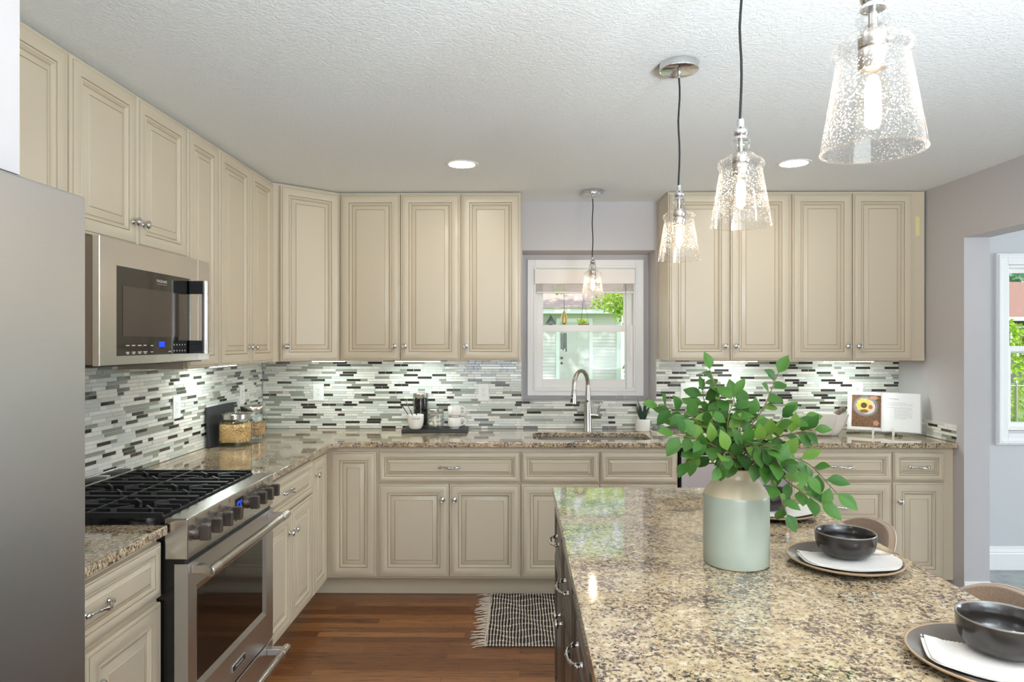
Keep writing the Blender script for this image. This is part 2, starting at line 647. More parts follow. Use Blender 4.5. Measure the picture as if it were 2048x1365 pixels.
# ---- kitchen window, standing at the back of the recess
WINX0, WINX1 = .054, .865
def picture_ring(mb, x0, x1, z0, z1, w, y0, y1, mi=None):
    mb.box(x0, x0 + w, y0, y1, z0, z1, mi)
    mb.box(x1 - w, x1, y0, y1, z0, z1, mi)
    mb.box(x0 + w, x1 - w, y0, y1, z0, z0 + w, mi)
    mb.box(x0 + w, x1 - w, y0, y1, z1 - w, z1, mi)

M_PANE = thin_glass('window_pane', (252, 254, 254), .6, .004)
win = thing('window_1', 'white double-hung kitchen window above the sink', 'window', (0, 0, 0))
win['kind'] = 'structure'
m = MB()
picture_ring(m, .054, .865, 1.131, 2.083, .056, 4.775, 4.80)
picture_ring(m, .098, .821, 1.162, 2.04, .016, 4.768, 4.79)
picture_ring(m, .110, .809, 1.172, 2.03, .012, 4.785, 4.89)
obj('casing', m, M_WHITE, win, bevel=.002)
m = MB()
m.box(.122, .166, 4.85, 4.875, 1.58, 2.03)
m.box(.737, .797, 4.85, 4.875, 1.58, 2.03)
m.box(.166, .737, 4.85, 4.875, 1.99, 2.03)
m.box(.166, .737, 4.85, 4.875, 1.584, 1.622)
up = obj('upper_sash', m, M_WHITE, win, bevel=.0015)
obj('pane', box(.160, .745, 4.861, 4.864, 1.60, 2.0), M_PANE, up)
m = MB()
m.box(.122, .163, 4.815, 4.845, 1.185, 1.627)
m.box(.741, .797, 4.815, 4.845, 1.185, 1.627)
m.box(.163, .741, 4.815, 4.845, 1.580, 1.627)
m.box(.163, .741, 4.815, 4.845, 1.185, 1.243)
lo = obj('lower_sash', m, M_WHITE, win, bevel=.0015)
obj('pane', box(.158, .746, 4.829, 4.832, 1.235, 1.59), M_PANE, lo)

# blind drawn up under the head of the window
M_BLIND = pm('blind_vinyl', (240, 232, 226), .45)
M_CORD = pm('blind_cord', (232, 230, 224), .6)
bl = thing('window_blind', 'white blind drawn up under a flat valance at the top of the kitchen window', 'blind')
m = MB()
m.box(.104, .800, 4.742, 4.752, 1.912, 2.014)
m.box(.104, .112, 4.752, 4.775, 1.912, 2.014)
m.box(.792, .800, 4.752, 4.775, 1.912, 2.014)
obj('valance', m, M_BLIND, bl, bevel=.002)
m = MB()
for k in range(11):
    z = 1.860 + k * .005
    m.box(.118, .788, 4.752 + .001 * (k % 2), 4.770, z, z + .0028)
obj('slat', m, pm('blind_slat', (214, 204, 198), .5), bl)
obj('bottom_rail', box(.116, .790, 4.750, 4.771, 1.846, 1.859), M_BLIND, bl, bevel=.002)
for x in (.235, .655):
    m = MB()
    for k in range(5):
        m.tube([(x - .012 + .006 * k, 4.7485, 1.85), (x - .010 + .005 * k, 4.746, 1.88), (x - .006 + .004 * k, 4.7485, 1.915)], .0012, 5)
    obj('ladder_cord', m, M_CORD, bl)
obj('tilt_wand', MB().tube([(.735, 4.747, 1.905), (.737, 4.744, 1.6), (.738, 4.742, 1.35), (.738, 4.742, 1.18)], .0035, 6), thin_glass('clear_wand', (236, 240, 240), .8, edge_amt=.5), bl)
m = MB()
m.tube([(.757, 4.747, 1.905), (.757, 4.745, 1.5), (.754, 4.745, 1.43)], .0012, 5)
m.tube([(.765, 4.747, 1.905), (.766, 4.745, 1.5), (.764, 4.745, 1.40)], .0012, 5)
m.lathe([(0, 0), (.005, .002), (.003, .022), (0, .024)], 8, (.764, 4.745, 1.376))
m.tube([(.70 - .03 * cos(t * .5), 4.76, 1.125 + .035 * sin(t * .5) - .01) for t in range(13)], .0014, 5)
obj('lift_cord', m, M_CORD, bl)

# ---- dining room window
w2 = thing('window_2', 'white double-hung window in the dining room wall', 'window')
w2['kind'] = 'structure'
m = MB()
picture_ring(m, 3.15, 4.31, .828, 2.094, .075, BY - .018, BY)
picture_ring(m, 3.16, 4.30, .838, 2.084, .02, BY - .028, BY - .01)
picture_ring(m, 3.222, 4.238, .922, 2.018, .02, BY - .004, 4.88)
obj('casing', m, M_WHITE, w2, bevel=.003)
m = MB()
picture_ring(m, 3.236, 4.224, 1.435, 2.006, .036, 4.62, 4.65)
up = obj('upper_sash', m, M_WHITE, w2, bevel=.002)
obj('pane', box(3.26, 4.20, 4.633, 4.636, 1.46, 1.98), M_PANE, up)
m = MB()
picture_ring(m, 3.236, 4.224, .936, 1.481, .036, 4.585, 4.615)
lo = obj('lower_sash', m, M_WHITE, w2, bevel=.002)
obj('pane', box(3.26, 4.20, 4.598, 4.601, .96, 1.46), M_PANE, lo)

# ------------------------------------------------------------------ mosaic backsplash
random.seed(11)
M_T_WHITE = pm('white_marble_tile', (232, 230, 222), .25, noise=.06, nscale=30)
M_T_MINT = pm('pale_mint_glass_tile', (203, 208, 201), .06, spec=.7)
M_T_SAGE = pm('sage_grey_glass_tile', (146, 148, 136), .06, spec=.7)
M_T_DARK = pm('dark_bronze_glass_tile', (56, 52, 47), .07, spec=.7)
M_T_GREY = pm('grey_marble_tile', (206, 204, 197), .25, noise=.08, nscale=25)
TILES = [M_GROUT, M_T_WHITE, M_T_MINT, M_T_SAGE, M_T_DARK, M_T_GREY]

def mosaic(length, regions, pitch=.01656):
    """tiles in the XZ plane, face towards -Y; regions = [(x0, x1, z0, z1)]"""
    mb = MB()
    g = .0014
    for x0, x1, z0, z1 in regions:
        mb.box(x0, x1, -.004, 0, z0, z1, 0)
    zmax = max(r[3] for r in regions)
    zmin = min(r[2] for r in regions)
    rows = int((zmax - zmin) / pitch + .5)
    for r in range(rows):
        za, zb = zmin + r * pitch, zmin + (r + 1) * pitch - g
        x = -random.random() * .12
        last = 0
        while x < length:
            kind = random.choices((1, 2, 3, 4, 5), (33, 17, 17, 24, 9))[0]
            if kind == last == 4:
                kind = 1
            L = {1: (.046, .095, .145, .145), 2: (.095, .145, .145), 3: (.046, .095, .145), 4: (.046, .095, .095), 5: (.046, .095, .145)}[kind]
            ln = random.choice(L)
            if kind == 4 and ln < .06 and random.random() < .5:
                spans = [(x, x + .0455), (x + .0475, x + .093)]
                ln = .095
            else:
                spans = [(x, x + ln - g)]
            for a, b in spans:
                for rx0, rx1, rz0, rz1 in regions:
                    if za < rz0 - .004 or zb > rz1 + .006:
                        continue
                    p, q = max(a, rx0), min(b, rx1)
                    if q - p < .004:
                        continue
                    d = .0075 if kind in (1, 5) else .0062
                    e = .0009
                    o = [mb.v(p, -.004, za), mb.v(q, -.004, za), mb.v(q, -.004, zb), mb.v(p, -.004, zb)]
                    i = [mb.v(p + e, -d, za + e), mb.v(q - e, -d, za + e), mb.v(q - e, -d, zb - e), mb.v(p + e, -d, zb - e)]
                    mb.f(i, kind)
                    for k in range(4):
                        mb.f([o[k], o[(k + 1) % 4], i[(k + 1) % 4], i[k]], kind)
            x += ln
            last = kind
    return mb

CT = .928             # worktop surface
tag(obj('mosaic_backsplash', mosaic(4.25, [(0.010, 1.742, .93, 1.393), (1.742, 2.640, .93, 1.106), (2.640, 4.244, .93, 1.393)]), TILES, loc=(LX + .0006, BY - .0006, 0), sharp=None),
    'long mosaic tile backsplash on the back wall running beneath the kitchen window', 'backsplash')
tag(obj('mosaic_backsplash', mosaic(3.30, [(0, 3.282, .93, 1.435)]), TILES, loc=(LX + .0006, 1.27, 0), rot=(0, 0, pi / 2), sharp=None),
    'mosaic tile backsplash on the left wall behind the range', 'backsplash')
tag(obj('mosaic_backsplash', mosaic(.62, [(0, .60, .93, 1.03)]), TILES, loc=(RX, BY - .012, 0), rot=(0, 0, -pi / 2), sharp=None),
    'low strip of mosaic tile on the right wall beside the open cookbook', 'backsplash')

# ------------------------------------------------------------------ cabinets
PROF = [(0, 0), (0, -.013), (.0025, -.017), (.008, -.0185), (.0095, -.017), (.0115, -.0195), (.022, -.0225), (.036, -.022), (.050, -.0185), (.0525, -.0150),
        (.0545, -.0180), (.0600, -.0180), (.0625, -.0140), (.0645, -.0140), (.0675, -.0085), (.0710, -.0095), (.0930, -.0170), (.0950, -.0150), (.0970, -.0175)]
GLAZE = (4, 8, 14, 16)
_doors = {}
def door_mesh(w, h):
    key = (round(w, 4), round(h, 4))
    if key not in _doors:
        s = min(1.0, min(w, h) / .265)
        mb = MB()
        mb.rings(w, h, [(i * s, y) for i, y in PROF], GLAZE)
        _doors[key] = mb.mesh('panel', [M_CREAM, M_GLAZE], 28)
    return _doors[key]

def _knob():
    mb = MB()
    mb.lathe([(0, 0), (.0095, 0), (.0095, -.002), (.0065, -.005), (.0052, -.010), (.0060, -.014), (.0135, -.0165), (.0158, -.0195), (.0160, -.0225), (.0140, -.026), (.0125, -.0265), (.0118, -.0255), (.0085, -.0285), (0, -.0300)], 20, axis='Y')
    return mb.mesh('knob', M_CHROME)
KNOB = _knob()
def _handle(L=.104):
    mb = MB()
    n = 24
    pts, rad = [], []
    for k in range(n + 1):
        t = k / n
        x = (t - .5) * L
        y = -.010 - .020 * sin(pi * t) ** .8
        z = .0035 * sin(2 * pi * t)
        r = .0036 + .0022 * (abs(t - .5) < .06) + .0016 * abs(sin(9 * pi * t)) * (abs(t - .5) < .33)
        if t < .05 or t > .95:
            r = .0062
        pts.append((x, y, z))
        rad.append(r)
    mb.tube(pts, rad, 10)
    for s in (-1, 1):
        mb.lathe([(0, 0), (.0085, 0), (.008, -.003), (.005, -.006), (.0055, -.011), (.0075, -.0135), (.005, -.017), (0, -.018)], 12, (s * L / 2, 0, 0), axis='Y')
        mb.ball((s * (L / 2 + .008), -.011, 0), .0048, n=8, m=5)
    return mb.mesh('handle', M_CHROME)
HANDLE = _handle()

BACK, LEFT = 0.0, pi / 2
class Cab:
    """a cabinet in its own frame: x to the right along the front, y into the box, front frame at y = 0"""
    def __init__(self, name, label, loc, rz, w, h, depth, z0, kick=False, group=None, mats=None, body=None):
        self.t = thing(name, label, 'cabinet', loc, rz, group)
        self.mats = mats
        if body is None:
            mb = box(0, w, 0, depth, z0, z0 + h)
        else:
            mb = body
        obj('body', mb, (mats or [M_CREAM])[0], self.t, bevel=.0012)
        if kick:
            obj('toe_kick', box(0.0, w, .10, .118, 0.0005, z0), (mats or [M_CREAM])[0], self.t)
    def front(self, kind, x, z, w, h, hw=None, rz=0.0, y=0.0, name=None):
        me = door_mesh(w, h)
        o = link(name or kind, me, self.t, (x, y, z), (0, 0, rz))
        if self.mats:
            for k, mt in enumerate(self.mats):
                o.material_slots[k].link = 'OBJECT'
                o.material_slots[k].material = mt
        if hw:
            typ, hx, hz = hw
            c = link('knob' if typ == 'knob' else 'handle', KNOB if typ == 'knob' else HANDLE, o, (hx, -.020, hz))
        return o

UT, UB = 2.438, 1.392
DT, DB = 2.424, 1.396
KU = .086             # knob height above an upper door's lower edge
DH = DT - DB

def upper_back(label, x0, x1, doors, filler=0.0):
    c = Cab('wall_cabinet', label, (x0, 4.245, 0), BACK, x1 - x0, UT - UB, 4.5595 - 4.245, UB, group='upper cabinets on the back wall')
    for dx0, dx1, side in doors:
        w = dx1 - dx0
        c.front('door', dx0 - x0, DB, w, DH, ('knob', .031 if side == 'l' else w - .031, KU))
    return c
upper_back('cream upper double door cabinet above the tray of mugs, nearest the corner', -1.119, -.368, [(-1.112, -.744, 'r'), (-.740, -.372, 'l')])
upper_back('cream single door upper cabinet just left of the kitchen window', -.368, .006, [(-.363, .001, 'l')])
upper_back('cream upper double door cabinet just right of the kitchen window', .920, 1.674, [(.928, 1.297, 'r'), (1.301, 1.668, 'l')])
c9 = upper_back('cream upper double door cabinet above the open cookbook, ending at the right wall', 1.674, 2.500, [(1.681, 2.049, 'r'), (2.053, 2.419, 'l')])
tag(obj('tape_strip', box(0, .024, -.0006, 0, 0, .118), pm('yellow_tape', (222, 210, 150), .5), loc=(2.445, 4.2449, 2.165)),
    'strip of pale yellow tape on the right end of the upper cabinets', 'tape')

def upper_left(label, y0, y1, doors, z0=UB, name='wall_cabinet'):
    c = Cab(name, label, (-1.44, y0, 0), LEFT, y1 - y0, UT - z0, .2915, z0, group='upper cabinets on the left wall')
    for a, b, side in doors:
        w = b - a
        hw = None if side is None else ('knob', .031 if side == 'l' else w - .031, KU)
        c.front('door', a - y0, z0 + .004, w, DT - z0 - .004, hw)
    return c
upper_left('cream upper cabinet half hidden behind the top of the refrigerator', 1.38, 2.139, [(1.384, 1.756, 'r'), (1.760, 2.133, 'l')])
upper_left('short cream double door cabinet directly over the microwave', 2.140, 2.908, [(2.146, 2.522, 'r'), (2.526, 2.902, 'l')], z0=1.862)
upper_left('narrow cream single door upper cabinet beside the microwave', 2.9085, 3.218, [(2.913, 3.213, None)])
upper_left('cream double door upper cabinet above the pasta jars', 3.2185, 3.955, [(3.224, 3.595, 'r'), (3.599, 3.925, 'l')])
# diagonal corner upper
m = MB()
m.prism([(LX + .0005, 3.956), (-1.44, 3.956), (-1.40, 3.990), (-1.132, 4.2445), (-1.1195, 4.2445), (-1.1195, BY - .0005), (LX + .0005, BY - .0005)], UB, UT)
cc = Cab('wall_cabinet', 'cream diagonal corner upper cabinet where the two walls meet', (0, 0, 0), 0, 0, 0, 0, 0, body=m)
_dx, _dy = -1.132 + 1.408, 4.2445 - 3.9830
_ln = sqrt(_dx * _dx + _dy * _dy)
cc.front('door', -1.408, DB, _ln - .004, DH, ('knob', .031, KU), math.atan2(_dy, _dx), 3.9810)

# ---- base cabinets
BB, BT = .127, .897
def base_back(label, x0, x1, depth=.572, body=None):
    return Cab('base_cabinet', label, (x0, 3.985, 0), BACK, x1 - x0, BT - BB, depth, BB, True, group='base cabinets on the back wall', body=body)
ZD0, ZD1, ZR0, ZR1 = .1415, .679, .690, .868
c = base_back('cream base cabinet with one wide drawer over two doors, below the tray of mugs', -.829, .006)
c.front('drawer', -.822 + .829, ZR0, .823, ZR1 - ZR0, ('handle', .411, .089))
c.front('door', -.822 + .829, ZD0, .409, ZD1 - ZD0, ('knob', .374, .452))
c.front('door', -.409 + .829, ZD0, .410, ZD1 - ZD0, ('knob', .031, .452))
sb = MB()            # open box, so that the sink hangs inside it
sb.box(0, .913, 0, .018, BB, BT)
sb.box(0, .018, .018, .572, BB, BT)
sb.box(.895, .913, .018, .572, BB, BT)
sb.box(.018, .895, .554, .572, BB, BT)
sb.box(.018, .895, .018, .554, BB, BB + .018)
c = base_back('cream sink base cabinet with two blank drawer fronts, half hidden by the island', .006, .919, body=sb)
c.front('false_front', .004, ZR0, .450, ZR1 - ZR0)
c.front('false_front', .462, ZR0, .445, ZR1 - ZR0)
c.front('door', .004, ZD0, .450, ZD1 - ZD0, ('knob', .419, .452))
c.front('door', .462, ZD0, .445, ZD1 - ZD0, ('knob', .031, .452))
c = base_back('cream three drawer base cabinet right of the dishwasher', 1.569, 2.152)
c.front('drawer', .008, .704, .569, .167, ('handle', .284, .083))
c.front('drawer', .008, .416, .569, .278, ('handle', .284, .139))
c.front('drawer', .008, ZD0, .569, .264, ('handle', .284, .132))
c = base_back('cream base cabinet with a drawer over a door, ending at the right wall', 2.152, 2.5115)
c.front('drawer', .006, .704, .294, .167, ('handle', .147, .083))
c.front('door', .006, ZD0, .294, .553, ('knob', .034, .447))
# corner base
m = MB()
m.prism([(LX + .0005, 3.646), (-1.125, 3.646), (-1.125, 3.985), (-.829, 3.985), (-.829, BY - .0005), (LX + .0005, BY - .0005)], BB, BT)
c = Cab('base_cabinet', 'cream corner base cabinet with two narrow doors meeting at the inside corner', (0, 0, 0), 0, 0, 0, 0, 0, body=m)
m = MB()
m.prism([(LX + .01, 3.646), (-1.225, 3.646), (-1.225, 4.085), (-.829, 4.085), (-.829, 4.2), (LX + .01, 4.2)], .0005, BB)
obj('toe_kick', m, M_CREAM, c.t)
c.front('door', -1.102, ZD0, .264, .868 - ZD0, None, 0, 3.985)
c.front('door', -1.125, ZD0, .258, .868 - ZD0, ('knob', .034, .646), LEFT, 3.652)
# left wall, beyond the range
c = Cab('base_cabinet', 'cream base cabinet with a drawer and two doors between the range and the corner', (-1.125, 2.945, 0), LEFT, .700, BT - BB, .606, BB, True)
c.front('drawer', .008, .702, .684, .176, ('handle', .290, .094))
c.front('door', .008, ZD0, .340, .552, ('knob', .305, .452))
c.front('door', .352, ZD0, .340, .552, ('knob', .031, .452))
# left wall, nearer than the range
c = Cab('base_cabinet', 'cream base cabinet with a drawer and two doors between refrigerator and range', (-1.16, 1.40, 0), LEFT, .768, BT - BB, .571, BB, True)
c.front('drawer', .008, .701, .754, .172, ('handle', .420, .092))
c.front('door', .008, ZD0, .375, .541, ('knob', .344, .448))
c.front('door', .387, ZD0, .375, .541, ('knob', .031, .448))

# ------------------------------------------------------------------ worktops
def slab(name, outer, hole, z0, z1, mat, bevel=.004):
    bm = bmesh.new()
    def loop(p):
        vs = [bm.verts.new((x, y, z0)) for x, y in p]
        return [bm.edges.new((vs[i], vs[(i + 1) % len(vs)])) for i in range(len(vs))]
    es = loop(outer)
    if hole:
        es += loop(hole)
    r = bmesh.ops.triangle_fill(bm, use_beauty=True, use_dissolve=True, edges=es)
    fs = [g for g in r['geom'] if isinstance(g, bmesh.types.BMFace)]
    ex = bmesh.ops.extrude_face_region(bm, geom=fs)
    bmesh.ops.translate(bm, verts=[g for g in ex['geom'] if isinstance(g, bmesh.types.BMVert)], vec=(0, 0, z1 - z0))
    mb = MB()
    mb.bm.free()
    mb.bm = bm
    return obj(name, mb, mat, bevel=bevel)

def rrect(x0, x1, y0, y1, r, n=6):
    out = []
    for cx, cy, a0 in ((x1 - r, y1 - r, 0), (x0 + r, y1 - r, 90), (x0 + r, y0 + r, 180), (x1 - r, y0 + r, 270)):
        for k in range(n + 1):
            a = radians(a0 + 90 * k / n)
            out.append((cx + r * cos(a), cy + r * sin(a)))
    return out

SINK = (.082, .790, 4.045, 4.375)
tag(slab('granite_worktop', [(LX + .002, 2.938), (-1.085, 2.938), (-1.085, 3.885), (-1.025, 3.943), (2.510, 3.943), (2.510, BY - .008), (LX + .002, BY - .008)],
    rrect(*SINK, .07), .898, CT, M_GRANITE), 'L-shaped speckled granite worktop carrying the sink along the back wall', 'worktop')
tag(slab('granite_worktop', [(LX + .002, 1.385), (-1.12, 1.385), (-1.12, 2.160), (LX + .002, 2.160)], None, .898, CT, M_GRANITE),
    'short granite worktop between the refrigerator and the range', 'worktop')

# sink and faucet
s = thing('kitchen_sink', 'stainless undermount sink let into the granite worktop below the window', 'sink', (.436, 4.21, CT))
m = MB()
inner = rrect(SINK[0] - .436 - .004, SINK[1] - .436 + .004, SINK[2] - 4.21 - .004, SINK[3] - 4.21 + .004, .075)
def ring3(sc, z):
    return [m.v(x * sc, y * sc, z) for x, y in inner]
lps = [[m.v(x * 1.03, y * 1.06, -.0305) for x, y in inner], ring3(1, -.0305), ring3(.985, -.17), ring3(.94, -.19), ring3(.15, -.198)]
for a, b in zip(lps, lps[1:]):
    for k in range(len(a)):
        m.f([a[k], a[(k + 1) % len(a)], b[(k + 1) % len(a)], b[k]])
m.f(lps[-1])
so = obj('basin', m, M_NICKEL, s)
obj('drain', MB().lathe([(0, .004), (.04, .004), (.045, 0), (.045, -.02), (0, -.02)], 20, (0, 0, -.199)), M_CHROME, s)

f = thing('kitchen_faucet', 'brushed nickel pull-down faucet with high arched spout behind the sink', 'faucet', (.443, 4.445, CT))
obj('base', MB().lathe([(0, 0), (.029, 0), (.0285, .006), (.0265, .012), (.0245, .12), (.020, .19), (.0165, .25), (.0135, .30), (0, .30)], 24), M_NICKEL, f)
d = Vector((-.108, -.175, 0)).normalized()
R = .098
pts = [(0, 0, .27), (0, 0, .298)]
for k in range(17):
    a = pi * k / 16 * 1.02
    pts.append(tuple(d * (R - R * cos(a)) + Vector((0, 0, .298 + R * sin(a)))))
e = Vector(pts[-1])
pts.append(tuple(e + d * .002 + Vector((0, 0, -.012))))
obj('spout', MB().tube(pts, .0132, 14), M_NICKEL, f)
e2 = Vector(pts[-1])
ax = Vector((d.x * .10, d.y * .10, -1)).normalized()
sp = [tuple(e2 + ax * t) for t in (0, .002, .03, .06, .088, .092)]
h = obj('spray_head', MB().tube(sp, [.0138, .0145, .0165, .0195, .0215, .018], 16), M_NICKEL, f)
m = MB()
nrm = Vector((d.x, d.y, .12)).normalized()
side = Vector((-.8, -.6, 0)).normalized()
for t, r in ((.038, .006), (.058, .007), (.070, .007)):
    p = e2 + ax * t + Vector((-.6, -.8, 0)) * (.0145 + .05 * t)
    m.ball(tuple(p), r, n=8, m=6)
obj('button', m, M_SLOT, h)
obj('sensor', MB().ball((-.006, -.0205, .196), .0075, n=10, m=6), M_BLACK, f)
m = MB()
m.tube([(.018, 0, .105), (.05, -.004, .105), (.066, -.006, .102)], [.017, .0175, .0165], 14)
m.tube([(.060, -.006, .095), (.068, -.010, .120), (.068, -.014, .150), (.074, -.018, .172), (.082, -.020, .185)], [.010, .0085, .006, .0065, .004], 10)
obj('lever', m, M_NICKEL, f)

# ------------------------------------------------------------------ microwave
M_BLUE = emit_mat('blue_display', (40, 70, 230), 1.6)
M_PRINT = pm('pale_print', (205, 200, 192), .5)
t = thing('microwave_oven', 'stainless over-the-range microwave with black glass door and vertical handle', 'microwave', (-1.33, 2.145, 0), LEFT)
w = .765
obj('body', box(.002, w - .002, .022, .395, 1.437, 1.848), M_BODY, t, bevel=.002)
obj('vent_base', box(.01, w - .01, .03, .39, 1.428, 1.4365), M_BLACK, t)
def fr(o, i, y0, y1, mb):
    a = [mb.v(o[0], y0, o[2]), mb.v(o[1], y0, o[2]), mb.v(o[1], y0, o[3]), mb.v(o[0], y0, o[3])]
    b = [mb.v(i[0], y1, i[2]), mb.v(i[1], y1, i[2]), mb.v(i[1], y1, i[3]), mb.v(i[0], y1, i[3])]
    for k in range(4):
        mb.f([a[k], a[(k + 1) % 4], b[(k + 1) % 4], b[k]])
m = MB()
A0, A1 = (0, .659, 1.434, 1.85), (.091, .600, 1.464, 1.764)
E0 = (.002, .657, 1.436, 1.848)
fr(A0, A0, .022, .002, m)
fr(A0, E0, .002, 0, m)
fr(E0, A1, 0, 0, m)
fr(A1, A1, 0, .021, m)
fr(A1, A0, .022, .022, m)
bmesh.ops.remove_doubles(m.bm, verts=m.bm.verts, dist=1e-6)
door = obj('door', m, M_STEEL, t, sharp=15)
obj('door_glass', box(.091, .600, .003, .02, 1.464, 1.764), M_BLKGLASS, door)
obj('viewing_window', box(.131, .572, .0018, .003, 1.530, 1.700), M_BRNGLASS, door)
text('lettering', 'FRIGIDAIRE', .0145, door, (.382, .0026, 1.735), (pi / 2, 0, 0), M_PRINT)
obj('underline', box(.347, .417, .0022, .003, 1.7235, 1.7243), M_PRINT, door)
obj('display', box(.362, .400, .0015, .003, 1.492, 1.512), M_BLUE, door)
m = MB()
random.seed(4)
for zz in (1.497, 1.474):
    for k in range(4):
        m.box(.150 + .036 * k, .150 + .036 * k + .018 + .008 * random.random(), .0022, .003, zz, zz + .0032)
        if zz < 1.48:
            m.box(.154 + .036 * k, .154 + .036 * k + .014, .0022, .003, zz - .005, zz - .002)
    for k in range(5):
        m.box(.47 + .021 * k, .4745 + .021 * k, .0022, .003, zz, zz + .005)
    m.box(.305, .322, .0022, .003, zz - .001, zz + .002)
m.box(.43, .45, .0022, .003, 1.473, 1.476)
obj('button_print', m, M_PRINT, door)
obj('side_panel', box(.662, w, 0, .022, 1.434, 1.85), M_STEEL, t, bevel=.0012)
hd = obj('handle', MB().lathe([(0, 1.463), (.0125, 1.463), (.0125, 1.757), (0, 1.757)], 20, (.600, -.058, 0)), M_STEEL, door)
for z in (1.464, 1.704):
    obj('bracket', box(.583, .617, -.058, .0, z, z + .052), M_BLACK, hd, bevel=.002)
    obj('end_cap', MB().lathe([(.0128, z), (.0138, z + .001), (.0138, z + .051), (.0128, z + .052)], 20, (.600, -.058, 0)), M_NICKEL, hd)

# ------------------------------------------------------------------ range
t = thing('gas_range', 'stainless slide-in gas range with black grates, eight knobs and dark oven window', 'range', (-1.061, 2.168, 0), LEFT)
w = .757
obj('body', box(.003, w - .003, .045, .655, .03, .912), M_BLACK, t)
obj('control_panel', box(0, w, 0, .075, .814, .945), M_STEEL, t, bevel=.004)
m = MB()
m.box(0, w, .070, .645, .9125, .916)
top = obj('cooktop', m, M_STEEL, t, bevel=.002)
obj('burner_well', box(.02, w - .02, .085, .585, .9161, .9178), M_BLACK, top)
for bx, by, r in ((.14, .20, .045), (.14, .46, .036), (.378, .335, .05), (.617, .20, .036), (.617, .46, .045)):
    b = obj('burner', MB().lathe([(r + .012, .9365), (r + .012, .943), (r, .947), (0, .947)], 24, (bx, by, -.018)), M_NICKEL, t)
    obj('burner_cap', MB().lathe([(r * .82, .947), (r * .86, .951), (r * .8, .957), (0, .958)], 24, (bx, by, -.018)), M_IRON, b)
for gi in range(3):
    x0 = .012 + gi * .246
    x1 = x0 + .240
    m = MB()
    zt, zb = .979, .962
    def bar(xa, ya, xb, yb, wd=.0095, za=zb, zc=zt):
        dx, dy = xb - xa, yb - ya
        L = sqrt(dx * dx + dy * dy)
        nx, ny = -dy / L * wd / 2, dx / L * wd / 2
        a = [m.v(xa + nx, ya + ny, za), m.v(xa - nx, ya - ny, za), m.v(xb - nx, yb - ny, za), m.v(xb + nx, yb + ny, za)]
        k = .75
        b = [m.v(xa + nx * k, ya + ny * k, zc), m.v(xa - nx * k, ya - ny * k, zc), m.v(xb - nx * k, yb - ny * k, zc), m.v(xb + nx * k, yb + ny * k, zc)]
        m.f(a); m.f(b)
        for q in range(4):
            m.f([a[q], a[(q + 1) % 4], b[(q + 1) % 4], b[q]])
    y0, y1 = .088, .585
    bar(x0, y0, x1, y0, .011, .950, .968)
    bar(x0, y1, x1, y1, .011)
    bar(x0 + .004, y0, x0 + .004, y1, .011)
    bar(x1 - .004, y0, x1 - .004, y1, .011)
    ym = (y0 + y1) / 2
    bar(x0, ym, x1, ym, .011)
    for k in range(1, 4):
        xx = x0 + .240 * k / 4
        if k == 2:
            bar(xx, y0, xx, y0 + .080); bar(xx, ym - .075, xx, ym + .075); bar(xx, y1 - .080, xx, y1)
        else:
            bar(xx, y0, xx, y0 + .15); bar(xx, ym - .10, xx, ym + .10); bar(xx, y1 - .15, xx, y1)
    for cy in (y0 + .125, y1 - .125):
        for sx in (-1, 1):
            for sy in (-1, 1):
                cx = (x0 + x1) / 2
                bar(cx + sx * .022, cy + sy * .022, cx + sx * .075, cy + sy * .07, .010, zb, zt + .002)
    for xx in (x0 + .006, x1 - .006):
        for yy in (y0 + .01, y1 - .01, ym):
            m.box(xx - .006, xx + .006, yy - .006, yy + .006, .9365, .963)
    obj('grate', m, M_IRON, t, loc=(0, 0, -.018), sharp=20)
m = MB()
picture_x = [(.02, .16), (.185, .565), (.59, .735)]
m.box(0, w, .59, .604, .916, .960)
m.box(0, w, .642, .658, .916, .975)
for a, b in ((0, .02), (.16, .185), (.565, .59), (.735, w)):
    m.box(a, b, .604, .642, .916, .968)
vt = obj('rear_vent', m, M_STEEL, t, bevel=.0015)
obj('vent_slot', box(.015, w - .015, .604, .642, .9165, .940), M_BLACK, vt)
for k, kx in enumerate((.060, .150, .235, .318, .482, .560, .634, .703)):
    kb = obj('knob', MB().lathe([(0, 0), (.0225, 0), (.0225, -.004), (.0205, -.006), (.0195, -.016), (0, -.016)], 24, (kx, 0, .884), axis='Y'), M_KNOB, t)
    obj('grip', box(kx - .0095, kx + .0095, -.046, -.012, .860, .909), M_KNOB, kb, bevel=.003)
dsp = obj('display', box(.365, .440, -.0012, .001, .840, .922), M_BLKGLASS, t)
cd_ = MB()
for q, (u, v_) in enumerate(((.378, .898), (.390, .901), (.404, .898), (.416, .901), (.384, .886), (.410, .886))):
    cd_.box(u, u + .008, -.0018, -.0011, v_, v_ + .010)
obj('lit_digits', cd_, M_BLUE, dsp)
m = MB()
for k, kx in enumerate((.060, .150, .235, .318, .482, .560, .634, .703)):
    m.lathe([(.0055, -.0004), (.0065, -.0006), (.0055, -.0008)], 12, (kx, 0, .928), axis='Y')
obj('burner_symbol', m, M_SLOT, t)
obj('vent_gap', box(.004, w - .004, .012, .05, .80, .814), M_BLACK, t)
m = MB()
gx0, gx1, gz0, gz1 = .078, .655, .388, .692
D0 = (.003, w - .003, .246, .799)
G0 = (gx0 - .022, gx1 + .022, gz0 - .022, gz1 + .022)
G1 = (gx0, gx1, gz0, gz1)
fr(D0, D0, .044, 0, m)
fr(D0, G0, 0, 0, m)
fr(G0, G1, 0, .007, m)
fr(G1, G1, .007, .012, m)
a = [m.v(D0[0], .044, D0[2]), m.v(D0[1], .044, D0[2]), m.v(D0[1], .044, D0[3]), m.v(D0[0], .044, D0[3])]
